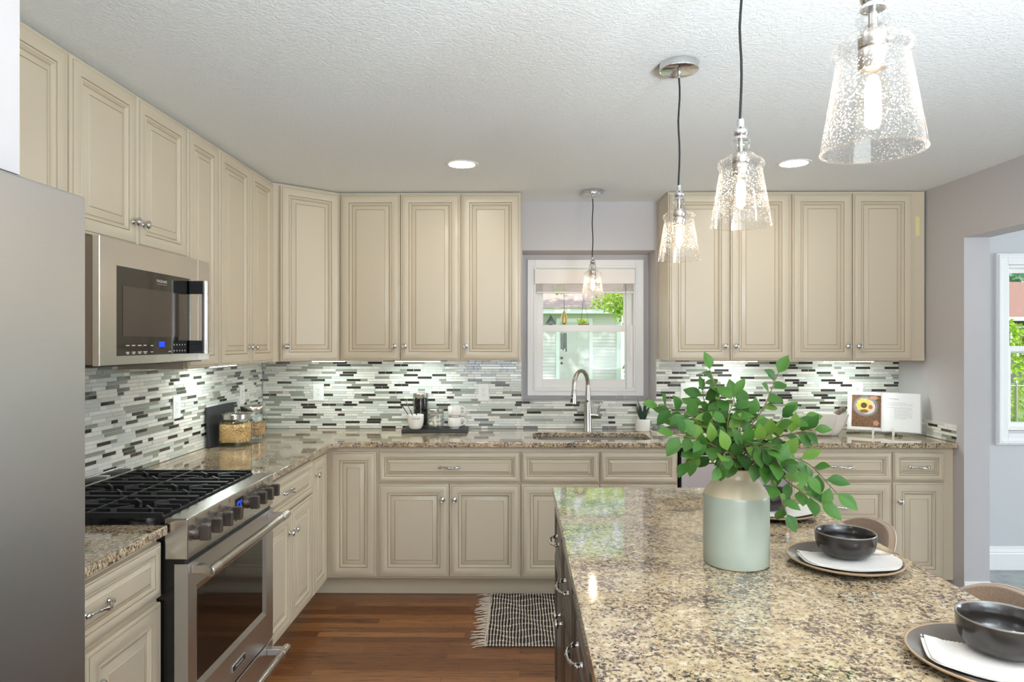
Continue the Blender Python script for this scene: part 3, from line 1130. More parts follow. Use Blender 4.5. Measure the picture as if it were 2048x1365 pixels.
m.f(a)
dr = obj('oven_door', m, M_STEELV, t, sharp=15)
obj('oven_window', box(gx0, gx1, .008, .012, gz0, gz1), M_BLKGLASS, dr)
def bar_handle(parent, z, y, x0, x1, r=.0155):
    h = obj('handle', MB().tube([(x0, y, z), (x0 + .001, y, z), ((x0 + x1) / 2, y, z), (x1 - .001, y, z), (x1, y, z)], [r * .9, r, r, r, r * .9], 20), M_NICKEL, parent)
    for xx in (x0 + .015, x1 - .055):
        obj('bracket', box(xx, xx + .035, y + .004, .0, z - .013, z + .013), M_STEEL, h, bevel=.002)
        obj('end_cap', MB().tube([(xx - .014, y, z), (xx + .045, y, z)], r * 1.09, 20), M_STEEL, h)
    return h
bar_handle(dr, .776, -.068, .006, .738)
bd = obj('badge', box(.335, .452, -.004, 0, .289, .313), M_CHROME, dr, bevel=.001)
obj('badge_plate', box(.338, .449, -.0046, -.0038, .292, .310), M_SLOT, bd)
text('lettering', 'FRIGIDAIRE', .0135, bd, (.3935, -.0048, .301), (pi / 2, 0, 0), M_PRINT)
dw = obj('warming_drawer', box(.003, w - .003, 0, .044, .088, .236), M_STEELV, t, bevel=.003)
bar_handle(dw, .206, -.068, .006, .738)
obj('kick_plate', box(.01, w - .01, .06, .08, .0005, .085), M_BLACK, t)

# ------------------------------------------------------------------ refrigerator
t = thing('refrigerator', 'large stainless refrigerator standing at the near end of the left wall', 'refrigerator', (-.86, .431, 0), LEFT)
obj('body', box(0, .915, .062, .84, .02, 1.785), M_BODY, t, bevel=.003)
for x0, x1 in ((.001, .4565), (.4585, .914)):
    d = obj('door', box(x0, x1, 0, .060, .752, 1.80), M_STEELH, t, bevel=.006)
    hx = .415 if x0 < .1 else .500
    obj('handle', MB().tube([(hx, -.045, .85), (hx, -.055, .88), (hx, -.055, 1.60), (hx, -.045, 1.63)], .012, 12), M_NICKEL, d)
d = obj('freezer_drawer', box(.001, .914, 0, .060, .06, .745), M_STEELH, t, bevel=.006)
obj('handle', MB().tube([(.08, -.045, .67), (.10, -.055, .67), (.81, -.055, .67), (.83, -.045, .67)], .012, 12), M_NICKEL, d)
for x in (.05, .86):
    for y in (.12, .76):
        obj('foot', MB().lathe([(0, 0), (.018, 0), (.018, .02), (0, .02)], 12, (x, y, 0)), M_BLACK, t)

# ------------------------------------------------------------------ dishwasher
t = thing('dishwasher', 'stainless dishwasher with a bar handle between the sink base and the drawers', 'dishwasher', (.924, 3.962, 0), BACK)
obj('tub', box(.004, .637, .03, .56, .03, .893), M_BLACK, t)
d = obj('door', box(.012, .632, 0, .028, .13, .868), M_STEELV, t, bevel=.003)
obj('control_strip', box(.012, .632, .004, .028, .869, .890), M_BLACK, t)
h = obj('handle', MB().tube([(.03, -.05, .823), (.033, -.05, .823), (.61, -.05, .823), (.614, -.05, .823)], [.011, .012, .012, .011], 14), M_NICKEL, d)
for x in (.045, .575):
    obj('bracket', box(x, x + .024, -.05, 0, .813, .833), M_NICKEL, h, bevel=.002)
obj('kick_plate', box(.01, .632, .115, .13, .0005, .125), M_BLACK, t)

# ------------------------------------------------------------------ outlets and switches
def outlet(label, loc, rz, n=1, kind='outlet'):
    wd = .072 + .046 * (n - 1)
    t = thing('wall_outlet' if kind == 'outlet' else 'light_switch', label, 'outlet' if kind == 'outlet' else 'switch', loc, rz, 'outlets and switches on the backsplash')
    obj('plate', box(-wd / 2, wd / 2, -.006, 0, -.057, .057), M_OUTLET, t, bevel=.002)
    for k in range(n):
        cx = (k - (n - 1) / 2) * .046
        rc = obj('receptacle', box(cx - .0168, cx + .0168, -.0075, -.005, -.033, .033), M_OUTLET, t, bevel=.002)
        m = MB()
        for z in (-.018, .013):
            m.box(cx - .0075, cx - .0055, -.0079, -.0074, z + .001, z + .010)
            m.box(cx + .0055, cx + .0075, -.0079, -.0074, z + .002, z + .009)
            m.lathe([(0, -.0079), (.0024, -.0079), (.0024, -.0074)], 8, (cx, 0, z - .006), axis='Y')
        obj('slot', m, M_SLOT, rc)
TY = BY - .0076
outlet('white outlet on the back wall left of the tray of mugs, near the corner', (-1.346, TY, 1.171), BACK)
outlet('white outlet on the back wall between the mugs and the kitchen window', (-.242, TY, 1.172), BACK)
outlet('white double outlet plate right of the window, behind the leaves', (1.128, TY, 1.177), BACK, 2)
outlet('white outlet behind the top of the leafy branches, right of the double plate', (1.408, TY, 1.180), BACK)
outlet('white outlet peeping over the top of the open cookbook', (2.239, TY, 1.181), BACK)
TX = LX + .0076
outlet('white outlet on the left wall between the range and the black cutting board', (TX, 3.405, 1.182), LEFT)
outlet('white outlet on the left wall behind the glass pasta jars', (TX, 4.212, 1.181), LEFT)

# ------------------------------------------------------------------ under-cabinet lights
M_LED = emit_mat('led_strip', (236, 250, 246), 62)
def strip(label, x, y, L, rz):
    t = thing('light_bar', label, 'light', (x, y, UB), rz, 'lights under the upper cabinets')
    obj('housing', box(0, L, -.018, .018, -.008, -.0005), M_OUTLET, t)
    obj('diffuser', box(.004, L - .004, -.014, .014, -.0105, -.008), M_LED, t)
strip('slim lit bar under the upper cabinet above the tray of mugs', -.797, 4.36, .291, BACK)
strip('slim lit bar under the diagonal corner cabinet', -1.33, 4.36, .21, BACK)
strip('slim lit bar under the upper cabinet right of the window', 1.218, 4.36, .291, BACK)
strip('slim lit bar under the upper cabinet above the cookbook', 1.935, 4.36, .309, BACK)
strip('slim lit bar under the left upper cabinet above the pasta jars', -1.56, 3.42, .291, LEFT)

# ------------------------------------------------------------------ recessed ceiling lights
M_CAN = emit_mat('downlight_lens', (255, 247, 236), 75)
def recessed(label, x, y):
    t = thing('recessed_light', label, 'ceiling light', (x, y, CZ), 0, 'recessed ceiling lights')
    obj('trim_ring', MB().lathe([(.068, -.001), (.070, -.004), (.084, -.0045), (.089, -.0005), (.068, -.0005)], 40), M_WHITE, t)
    obj('lens', MB().lathe([(0, -.003), (.050, -.0028), (.068, -.0012)], 32), M_CAN, t)
recessed('round recessed ceiling light left of the pendants', -.303, 3.578)
recessed('round recessed ceiling light right of the pendants', 1.431, 3.578)
for x, y in ((-.3, .9), (1.5, .6), (-.3, -1.3), (1.5, -1.3)):  # extra discs added out of view as fill light, without fixtures
    add_light('unseen_fill_disc', 'AREA', (x, y, CZ - .01), (0, 0, 0), 3.5, (1, .95, .88), shape='DISK', size=.14)

# ------------------------------------------------------------------ pendants
M_SEED = thin_glass('seeded_glass', (252, 252, 252), .85, seeds=.34, edge_amt=.16)
M_GRIM = thin_glass('glass_rim', (255, 252, 248), .9, edge_amt=.45)
M_BULBGLASS = thin_glass('bulb_glass', (255, 252, 246), .5)
M_BULB = emit_mat('glowing_filament', (255, 232, 204), 150)
M_CORDBLK = pm('black_cord', (22, 20, 20), .7)
def pendant_lamp():
    t = thing('pendant_lamp', '', 'pendant lamp', (0, 0, CZ), 0, 'seeded glass pendant lamps')
    zb = 1.785 - CZ
    obj('canopy', MB().lathe([(0, -.0265), (.060, -.0265), (.0645, -.024), (.0655, -.020), (.0655, -.0005), (0, -.0005)], 40), M_CHROME, t)
    obj('strain_relief', MB().lathe([(0, -.050), (.0055, -.050), (.006, -.030), (.006, -.0265), (0, -.0265)], 14), M_CHROME, t)
    zt = zb + .247
    n = 10
    obj('cord', MB().tube([(.0022 * sin(k * 1.1), .0016 * cos(k * 1.7), -.045 + (zt + .045) * k / n) for k in range(n + 1)], .0031, 8), M_CORDBLK, t)
    obj('stem', MB().lathe([(0, zb + .249), (.0085, zb + .249), (.0088, zb + .231), (.0095, zb + .230), (.0125, zb + .227), (.0168, zb + .222), (.0172, zb + .218), (.0150, zb + .213), (.0135, zb + .210), (.0165, zb + .206), (.0172, zb + .202), (0, zb + .202)], 24), M_CHROME, t)
    out = [(.0695, 0), (.0668, .019), (.0480, .131), (.0482, .134), (.0520, .137), (.0538, .143), (.0530, .149), (.0490, .1535), (.0400, .158), (.0310, .166), (.0235, .173), (.0178, .176), (.0205, .180), (.0228, .186), (.0232, .192), (.0212, .199), (.0165, .204)]
    inn = [(max(.004, r - .0026), z) for r, z in out][::-1]
    inn[-1] = (.0672, 0)
    prof = [(r, z + zb) for r, z in out + inn] + [(.0695, zb)]
    sh = obj('shade', MB().lathe(prof, 48), M_SEED, t, sharp=60)
    obj('rim', MB().lathe([(.0683 + .0019 * cos(a * pi / 4), zb + .0016 * sin(a * pi / 4)) for a in range(9)], 56), M_GRIM, sh)
    obj('socket', MB().lathe([(0, zb + .205), (.006, zb + .205), (.006, zb + .172), (.0185, zb + .170), (.0195, zb + .166), (.0195, zb + .148), (.0182, zb + .146), (.0195, zb + .143), (.0195, zb + .120), (.0175, zb + .117), (0, zb + .117)], 24), M_NICKEL, t)
    b = obj('bulb', MB().lathe([(.0135, zb + .117), (.0145, zb + .108), (.022, zb + .090), (.0245, zb + .074), (.022, zb + .055), (.0135, zb + .041), (0, zb + .037)], 20), M_BULBGLASS, t)
    obj('filament', MB().lathe([(0, zb + .110), (.006, zb + .107), (.0095, zb + .098), (.0108, zb + .078), (.0095, zb + .056), (.005, zb + .050), (0, zb + .049)], 14), M_BULB, b)
    return t
P0 = pendant_lamp()
PL = [(.533, 2.29, 'middle-distance glass pendant over the far end of the island, its chrome canopy in view'),
      (.5195, 1.61, 'glass pendant over the middle of the island, hanging on a long black cord'),
      (.504, .98, 'largest glass pendant, hanging nearest over the island'),
      (.451, 4.23, 'small glass pendant hanging in front of the kitchen window')]
for i, (x, y, lb) in enumerate(PL):
    p = P0 if i == 0 else copy_tree(P0)
    p.location = (x, y, CZ)
    p['label'] = lb

# ------------------------------------------------------------------ things on the worktop
M_JAR = thin_glass('jar_glass', (252, 254, 253), .8, .02, edge_amt=.12)
M_LID = steel_mat('brushed_lid', (200, 196, 188), .25)
M_SLATEB = pm('black_board', (40, 40, 43), .5, noise=.2, nscale=14)
M_PASTA = leaf_mat('pasta', [(246, 206, 136), (252, 224, 164), (248, 214, 148), (254, 236, 194), (238, 190, 116)], .5, .3)
M_PENNE = leaf_mat('brown_pasta', [(214, 170, 126), (230, 194, 150), (220, 180, 136), (204, 156, 110)], .5, .3)
M_COFFEE = leaf_mat('coffee_beans', [(34, 24, 22), (52, 38, 32), (26, 20, 20), (66, 50, 42)], .4, 0)
M_CERAMIC = pm('white_ceramic', (238, 235, 229), .18, spec=.5)
M_GARLIC = pm('garlic_skin', (238, 225, 210), .5, noise=.08, nscale=60)

b = MB()
b.box(0, .35, -.015, 0, 0, .221)
cb = obj('cutting_board', b, M_SLATEB, None, (-1.7045, 3.70, CT + .0012), (radians(-3.4), 0, LEFT), bevel=.004)
tag(cb, 'black rectangular board leaning against the left wall backsplash', 'cutting board')

def jar(name, label, cat, loc, r, h, lid_r, lid_h, flare=1.0, knob=False):
    t = thing(name, label, cat, loc)
    o = [(0, .0005), (r * .93, .0005), (r * .985, .006), (r, .016), (r, h * .80), (r * .985, h * .88), (r * .90, h * .945), (lid_r * .95, h * .965), (lid_r * .95, h)]
    i = [(lid_r * .95 - .003, h), (lid_r * .95 - .003, h * .965), (r * .90 - .003, h * .94), (r * .985 - .003, h * .875), (r - .003, h * .8), (r - .003, .020), (r * .93, .008), (0, .007)]
    obj('glass', MB().lathe(o + i, 36), M_JAR, t)
    ld = obj('lid', MB().lathe([(0, h + .001), (lid_r, h + .001), (lid_r * 1.02, h + .003), (lid_r * 1.02, h + lid_h - .002), (lid_r, h + lid_h), (lid_r * .8, h + lid_h + .004), (0, h + lid_h + .004)], 36), M_LID, t)
    if knob:
        obj('knob', MB().lathe([(0, 0), (.006, 0), (.006, .006), (.011, .009), (.011, .013), (0, .014)], 16, (0, 0, h + lid_h + .004)), M_LID, ld)
    return t

def heap(name, label, cat, loc, r, h, n, maker, mat, seed, grow=.008):
    random.seed(seed)
    mb = MB()
    for k in range(n):
        a = random.random() * 2 * pi
        rr = (r - grow) * (1 - random.random() ** 2.4 * .5)
        z = grow + random.random() * (h - grow)
        mb.xf = Matrix.Translation((rr * cos(a), rr * sin(a), z)) @ Euler((random.uniform(0, pi), random.uniform(0, pi), random.uniform(0, pi))).to_matrix().to_4x4()
        n0 = len(mb.bm.verts)
        maker(mb)
        mb.bm.verts.ensure_lookup_table()
        new = [mb.bm.verts[i] for i in range(n0, len(mb.bm.verts))]
        if any(q.co.z < .001 or q.co.x ** 2 + q.co.y ** 2 > r * r for q in new):
            bmesh.ops.delete(mb.bm, geom=new, context='VERTS')
    mb.xf = None
    mb.lathe([(0, .003), (r * .70, .003), (r * .72, h * .85), (r * .3, h * .9), (0, h * .92)], 20)
    o = obj(name, mb, mat, None, loc)
    tag(o, label, cat)
    o['kind'] = 'stuff'
    return o
def m_rotini(mb):
    L = .011
    pts = [(.0045 * cos(k * 1.3), .0045 * sin(k * 1.3), -L + 2 * L * k / 8) for k in range(9)]
    mb.tube(pts, [.002 + .0022 * (k % 2) for k in range(9)], 5, flat=.6)
def m_penne(mb):
    mb.tube([(0, 0, -.016), (.0015, 0, 0), (0, 0, .016)], .0042, 6)
def m_bean(mb):
    mb.ball((0, 0, 0), .0052, n=6, m=4, squash=1.4)
JZ = CT + .0005
jar('storage_jar', 'round glass jar of yellow twisted pasta with a steel lid', 'jar', (-1.594, 3.805, JZ), .089, .150, .080, .030, knob=True)
heap('twisted_pasta', 'yellow twisted pasta filling the nearer glass jar', 'pasta', (-1.594, 3.805, JZ + .0205), .0848, .098, 2300, m_rotini, M_PASTA, 5, .0085)
jar('storage_jar', 'glass jar of brown pasta standing nearest the corner', 'jar', (-1.590, 4.045, JZ), .080, .170, .068, .030)
heap('tube_pasta', 'light brown tube pasta half filling the jar nearest the corner', 'pasta', (-1.590, 4.045, JZ + .0185), .0755, .074, 900, m_penne, M_PENNE, 6, .010)

tr = obj('serving_tray', MB().box(-.2075, .2075, -.0875, .0875, 0, .022), pm('black_wood', (30, 28, 28), .45, noise=.25, nscale=8, nstretch=(1, 8, 8)), None, (-.546, 4.4225, JZ), bevel=.003)
tag(tr, 'flat black rectangular tray holding the cup, jars and mugs', 'tray')
TZ = JZ + .0225
M_GREYINK = pm('grey_ink', (105, 100, 96), .6)
t = thing('ceramic_cup', 'white ceramic cup lettered CREAM standing on the black tray', 'cup', (-.667, 4.366, TZ))
obj('cup', MB().lathe([(0, 0), (.030, 0), (.036, .003), (.0455, .020), (.051, .045), (.0525, .070), (.052, .090), (.050, .0915), (.0482, .090), (.0485, .070), (.047, .046), (.0415, .022), (.03, .008), (0, .006)], 36), M_CERAMIC, t)
for i, ch in enumerate('CREAM'):
    a = -pi / 2 + (i - 2) * .20 + .2
    text('lettering', ch, .0155, t, (.0530 * cos(a), .0530 * sin(a), .069), (pi / 2, 0, a + pi / 2), M_GREYINK)
for i, (x0, y0, x1, z1, lb) in enumerate(((-.018, .006, -.098, .160, 'lowest black-handled spreader leaning out of the cream cup'), (-.006, .010, -.072, .185, 'slim spreader between the other two in the cream cup'), (.004, .012, -.026, .188, 'most upright spreader in the cream cup'))):
    st = thing('spreader', lb, 'spreader', (-.667, 4.366, TZ), 0, 'spreaders in the cream cup')
    p0, p1 = Vector((x0 + .02, y0, .012)), Vector((x1, y0 + .012, z1))
    q = p0.lerp(p1, .62)
    obj('handle', MB().tube([tuple(p0), tuple(q)], [.0022, .0028], 7), M_BLACK, st)
    obj('blade', MB().tube([tuple(q), tuple(q.lerp(p1, .5)), tuple(p1)], [.0022, .0030, .0012], 7), M_BLACK if i == 0 else M_CHROME, st)
t = thing('storage_jar', 'tall glass jar of dark coffee on the black tray', 'jar', (-.649, 4.470, TZ))
obj('glass', MB().lathe([(0, .0005), (.047, .0005), (.0492, .005), (.0492, .185), (.048, .192), (.045, .192), (.0465, .184), (.0465, .010), (0, .008)], 32), M_JAR, t)
obj('lid', MB().lathe([(0, .193), (.0495, .193), (.0505, .195), (.0505, .219), (.049, .221), (0, .221)], 32), M_LID, t)
heap('coffee', 'dark coffee beans filling the tall jar on the tray', 'coffee', (-.649, 4.470, TZ + .0107), .0452, .174, 1500, m_bean, M_COFFEE, 8, .0065)
t = thing('storage_jar', 'short glass jar of garlic bulbs on the black tray', 'jar', (-.546, 4.405, TZ))
obj('glass', MB().lathe([(0, .0005), (.050, .0005), (.054, .006), (.054, .085), (.051, .096), (.049, .096), (.051, .085), (.051, .011), (0, .008)], 32), M_JAR, t)
obj('lid', MB().lathe([(0, .097), (.054, .097), (.055, .099), (.055, .123), (.053, .125), (0, .125)], 32), M_LID, t)
gm = MB()
n = 18
rows = [(0, -.014), (.010, -.0145), (.0165, -.009), (.0175, -.002), (.014, .006), (.008, .012), (.0035, .016), (.0028, .022), (0, .0225)]
gr = []
for r, z in rows:
    if r == 0:
        gr.append([gm.v(0, 0, z)])
    else:
        gr.append([gm.v(r * (1 + .10 * cos(6 * 2 * pi * k / n)) * cos(2 * pi * k / n), r * (1 + .10 * cos(6 * 2 * pi * k / n)) * sin(2 * pi * k / n), z) for k in range(n)])
for a, bq in zip(gr, gr[1:]):
    for k in range(n):
        k2 = (k + 1) % n
        if len(a) == 1:
            gm.f([a[0], bq[k2], bq[k]])
        elif len(bq) == 1:
            gm.f([a[k], a[k2], bq[0]])
        else:
            gm.f([a[k], a[k2], bq[k2], bq[k]])
GM = gm.mesh('garlic', M_GARLIC, 60)
spots = [(-.027, -.017, .024), (.005, -.030, .024), (.031, -.008, .024), (-.012, .018, .024), (.018, .022, .024),
         (-.010, -.025, .051), (.022, -.022, .052), (-.030, .004, .050), (.024, .018, .052), (.003, -.003, .068)]
for x, y, z in spots:
    g = link('garlic_bulb', GM, None, (-.546 + x * .78, 4.405 + y * .78, TZ + z + .0045), (random.uniform(-.5, .5), random.uniform(-.5, .5), random.uniform(0, 6)))
    tag(g, 'garlic bulb in the short glass jar on the tray', 'garlic', 'garlic bulbs in the short jar')

def mug(label, z, first=None):
    t = thing('coffee_mug', label, 'mug', (-.421, 4.402, z), 0, 'stacked white mugs')
    obj('cup', MB().lathe([(0, 0), (.030, 0), (.032, .008), (.042, .015), (.0435, .020), (.0435, .070), (.0425, .0715), (.0405, .070), (.0405, .024), (.034, .018), (0, .016)], 36), M_CERAMIC, t)
    obj('handle', MB().tube([(.040 + .031 * sin(pi * k / 12), -.006, .044 + .024 * cos(pi * k / 12)) for k in range(13)], .0052, 10), M_CERAMIC, t)
mug('lower of the two stacked white mugs on the black tray', TZ)
mug('upper of the two stacked white mugs on the black tray', TZ + .0722)

# succulent
t = thing('potted_succulent', 'small dark succulent in a white pot right of the faucet', 'plant', (.800, 4.452, JZ))
obj('pot', MB().lathe([(0, 0), (.045, 0), (.0475, .003), (.049, .078), (.0475, .079), (.0455, .077), (.044, .066), (0, .066)], 32), M_CERAMIC, t)
obj('soil', MB().lathe([(.044, .0665), (.03, .0695), (0, .070)], 20), pm('soil', (52, 42, 36), .9), t)
M_SUCC = leaf_mat('succulent_leaf', [(44, 62, 52), (62, 88, 70), (50, 72, 60), (86, 116, 92)], .4, .05)
m = MB()
random.seed(3)
def spike(mb, a, tilt, L, wd, bend):
    pts, rad = [], []
    for k in range(7):
        s = k / 6
        hd = tilt * s * L + bend * s * s * L
        pts.append((.010 * cos(a) + hd * cos(a), .010 * sin(a) + hd * sin(a), .068 + L * s * (1 - .18 * abs(tilt) * s)))
        rad.append(wd * (1 - s) ** .75 * (.8 + .4 * min(1, 3 * s)) + .0006)
    mb.tube(pts, rad, 7, flat=.45)
for k in range(11):
    spike(m, k * 2.4, .12 + .34 * (k / 11), .155 - .006 * k, .0135, .06 * (k % 3))
obj('leaves', m, M_SUCC, t)

# stones
m = MB()
oct_ = [(cos(radians(22.5 + 45 * k)), sin(radians(22.5 + 45 * k))) for k in range(8)]
L_ = [[m.v(.062 * a * q, .046 * b * q, z) for a, b in oct_] for q, z in ((.9, 0), (1, .014), (.96, .0145), (.88, .006))]
for a, b in zip(L_, L_[1:]):
    for k in range(8):
        m.f([a[k], a[(k + 1) % 8], b[(k + 1) % 8], b[k]])
m.f(L_[0]); m.f(L_[-1])
t = obj('stone_dish', m, M_CERAMIC, None, (.892, 4.372, JZ), sharp=20)
tag(t, 'small white dish holding grey woolly stones beside the succulent pot', 'dish')
M_STONE = pm('grey_rough_stone', (128, 128, 126), .9, noise=.35, nscale=90, bump=1.0, bscale=130)
for x, y, r, lb in ((-.026, 0, .022, 'left'), (.012, -.006, .026, 'largest middle'), (.040, .012, .018, 'right')):
    m = MB()
    m.ball((0, 0, 0), r, n=16, m=10, squash=.85)
    tag(obj('grey_stone', m, M_STONE, None, (.892 + x, 4.372 + y, JZ + .0062 + r * .85)), lb + ' rough grey ball in the small white dish', 'stone', 'rough grey balls in the dish')

# mortar with cloth and pestle
t = thing('mortar_bowl', 'white flared bowl with a wooden pestle, left of the cookbook', 'bowl', (1.905, 4.275, JZ))
def sq(r, z, p=3.2, n=40):
    out = []
    for k in range(n):
        a = 2 * pi * k / n
        c, s_ = cos(a), sin(a)
        q = (abs(c) ** p + abs(s_) ** p) ** (-1 / p)
        out.append((r * q * c, r * q * s_ * .82, z))
    return out
def loft(mb, loops, mi=None, cap=(True, True)):
    L = [[mb.v(*p) for p in lp] for lp in loops]
    k = len(L[0])
    for a, bq in zip(L, L[1:]):
        for j in range(k):
            mb.f([a[j], a[(j + 1) % k], bq[(j + 1) % k], bq[j]], mi)
    if cap[0]:
        mb.f(L[0][::-1], mi)
    if cap[1]:
        mb.f(L[-1], mi)
m = MB()
loft(m, [sq(.062, 0), sq(.070, .004), sq(.094, .050), sq(.114, .098), sq(.126, .132), sq(.1265, .136), sq(.1205, .135), sq(.109, .098), sq(.088, .052), sq(.06, .016)])
obj('bowl', m, M_CERAMIC, t, sharp=50)
p = thing('pestle', 'rough wooden pestle leaning in the white flared bowl', 'pestle', (1.905, 4.275, JZ))
obj('shaft', MB().tube([(-.03, 0, .035), (.02, .005, .083), (.07, .01, .128), (.122, .016, .163), (.128, .017, .167)], [.020, .017, .016, .018, .012], 12), pm('dark_wood', (112, 98, 84), .7, noise=.4, nscale=60, nstretch=(1, 1, .2), bump=.5, bscale=70), p)
m = MB()
cols = []
random.seed(9)
for i in range(15):
    u = i / 14
    x = -.108 + .125 * u
    row = []
    for j in range(9):
        s = j / 8
        z = .1395 - s * .132
        rr = (.126 if z > .13 else .062 + (z / .132) * .064)
        y = -(rr * .82) - .008 - .003 * sin(9 * u + 2 * s) - .006 * s
        xx = x * (1 - .22 * s) + .004 * sin(5 * s)
        row.append(m.v(xx, y, z))
    row.insert(0, m.v(x, -.080, .1415))
    row.insert(0, m.v(x, -.030, .120))
    cols.append(row)
for a, bq in zip(cols, cols[1:]):
    for j in range(len(a) - 1):
        m.f([a[j], bq[j], bq[j + 1], a[j + 1]])
M_LINEN = pm('white_linen', (228, 221, 213), .9, sheen=.2, bump=.25, bscale=220)
cl = obj('linen_cloth', m, M_LINEN, None, (1.905, 4.275, JZ), sharp=80)
so = cl.modifiers.new('thick', 'SOLIDIFY'); so.thickness = .002; so.offset = 1
tag(cl, 'white linen cloth hanging over the front of the flared bowl', 'cloth')

# cookbook on its stand
M_PAGE = pm('book_page', (240, 240, 240), .55)
M_WIRE = pm('white_wire', (238, 238, 236), .4)
bx, by_ = 2.277, 4.300
ang = radians(-30)
st = thing('book_stand', 'white wire stand holding the open cookbook', 'book stand', (bx, by_, JZ), ang)
lean = radians(14)
m = MB()
for x in (-.055, .055):
    m.box(x - .006, x + .006, -.055, .10, .0, .008)
    m.box(x - .006, x + .006, -.055, -.047, .008, .046)
    m.box(x - .006, x + .006, -.01, .0, .008, .016)
    m.tube([(x, .002, .008), (x, .06, .215)], .005, 8)
m.tube([(-.055, .060, .215), (.055, .060, .215)], .005, 8)
m.tube([(0, .060, .215), (0, .10, .006)], .005, 8)
m.box(-.055, .055, .092, .10, 0, .008)
obj('frame', m, M_WIRE, st)
bk = thing('cookbook', 'open cookbook showing a food photo and a recipe page near the right wall', 'book', (bx, by_, JZ), ang)
def R3(x, y, z):
    return (x, -.022 + y * cos(lean) + z * sin(lean), .024 - y * sin(lean) + z * cos(lean))
def page_y(u):
    return -.010 * (sin(pi * min(1, u * 1.0)) ** .6) * (1 - u * .55) - .003 + .012 * (1 - u) ** 8
PW, PH = .198, .240
for s in (-1, 1):
    m = MB()
    N_ = 14
    fr_, bk_ = [], []
    for k in range(N_ + 1):
        u = k / N_
        x = s * PW * u
        fr_.append((x, page_y(u)))
        bk_.append((x, .004))
    for (xa, ya), (xb, yb), (xc, yc), (xd, yd) in zip(fr_, fr_[1:], bk_, bk_[1:]):
        a0, a1 = m.v(*R3(xa, ya, 0)), m.v(*R3(xa, ya, PH))
        b0, b1 = m.v(*R3(xb, yb, 0)), m.v(*R3(xb, yb, PH))
        c0, c1 = m.v(*R3(xc, yc, 0)), m.v(*R3(xc, yc, PH))
        d0, d1 = m.v(*R3(xd, yd, 0)), m.v(*R3(xd, yd, PH))
        m.f([a0, b0, b1, a1]); m.f([c1, d1, d0, c0]); m.f([a0, c0, d0, b0]); m.f([a1, b1, d1, c1])
        if xb == fr_[-1][0]:
            m.f([b0, d0, d1, b1])
    bmesh.ops.remove_doubles(m.bm, verts=m.bm.verts, dist=1e-5)
    pg = obj('page_block', m, M_PAGE, bk, sharp=50)
    if s < 0:
        left_pg = pg
    else:
        right_pg = pg
m = MB()
for s in (-1, 1):
    v = [m.v(*R3(s * x, y, z)) for y in (.0045, .008) for x, z in ((0, -.004), (PW + .007, -.004), (PW + .007, PH + .004), (0, PH + .004))]
    for q in ((0, 1, 2, 3), (4, 5, 6, 7), (0, 1, 5, 4), (1, 2, 6, 5), (2, 3, 7, 6), (3, 0, 4, 7)):
        m.f([v[i] for i in q])
obj('cover', m, pm('book_cover', (214, 212, 208), .5), bk)
# food photo on the left page (generic picture of a filled squash ring on a grey plate)
def on_page(s, u, z, lift=.0006):
    return R3(s * PW * u, page_y(u) - lift, z)
def disc(mb, cu, cz, ru, rz, lift, mi, n=28, lob=0, amp=0, inner=0):
    ring = []
    for k in range(n):
        a = 2 * pi * k / n
        q = 1 + amp * cos(lob * a)
        ring.append(mb.v(*on_page(-1, min(.965, max(.06, cu - ru * q * cos(a))), cz + rz * q * sin(a), lift)))
    if inner:
        r2 = [mb.v(*on_page(-1, cu - ru * inner * cos(2 * pi * k / n), cz + rz * inner * sin(2 * pi * k / n), lift)) for k in range(n)]
        for k in range(n):
            mb.f([ring[k], ring[(k + 1) % n], r2[(k + 1) % n], r2[k]], mi)
    else:
        c = mb.v(*on_page(-1, cu, cz, lift))
        for k in range(n):
            mb.f([c, ring[k], ring[(k + 1) % n]], mi)
m = MB()
U0, U1, Z0, Z1 = .07, .90, .018, .222
for k in range(10):
    ua, ub = U0 + (U1 - U0) * k / 10, U0 + (U1 - U0) * (k + 1) / 10
    for j in range(4):
        za, zb2 = Z0 + (Z1 - Z0) * j / 4, Z0 + (Z1 - Z0) * (j + 1) / 4
        m.f([m.v(*on_page(-1, ua, za)), m.v(*on_page(-1, ub, za)), m.v(*on_page(-1, ub, zb2)), m.v(*on_page(-1, ua, zb2))], 0)
disc(m, .50, .150, .37, .066, .0010, 1)
disc(m, .50, .150, .33, .058, .0012, 2)
disc(m, .46, .146, .235, .046, .0014, 3)
disc(m, .55, .155, .22, .044, .0016, 4, 40, 10, .07, .42)
disc(m, .55, .155, .09, .018, .0018, 5)
disc(m, .36, .145, .06, .013, .0020, 6)
disc(m, .54, .118, .12, .011, .0020, 7)
disc(m, .20, .045, .08, .016, .0012, 8, 16, 5, .15)
disc(m, .26, .205, .12, .012, .0012, 8, 16, 5, .2)
PHOTO = [pm('photo_table', (112, 76, 46), .5, noise=.55, nscale=90), pm('photo_plate_rim', (118, 112, 110), .4), pm('photo_plate', (146, 140, 138), .4), pm('photo_plate_centre', (214, 206, 196), .4),
         pm('photo_squash', (232, 196, 96), .4, noise=.2, nscale=120), pm('photo_filling', (76, 66, 44), .5, noise=.4, nscale=200), pm('photo_tomato', (186, 92, 50), .4), pm('photo_crust', (136, 84, 44), .4), pm('photo_nuts', (190, 140, 104), .5, noise=.3, nscale=150)]
obj('food_photo', m, PHOTO, left_pg, sharp=None)
m = MB()
random.seed(21)
z = .178
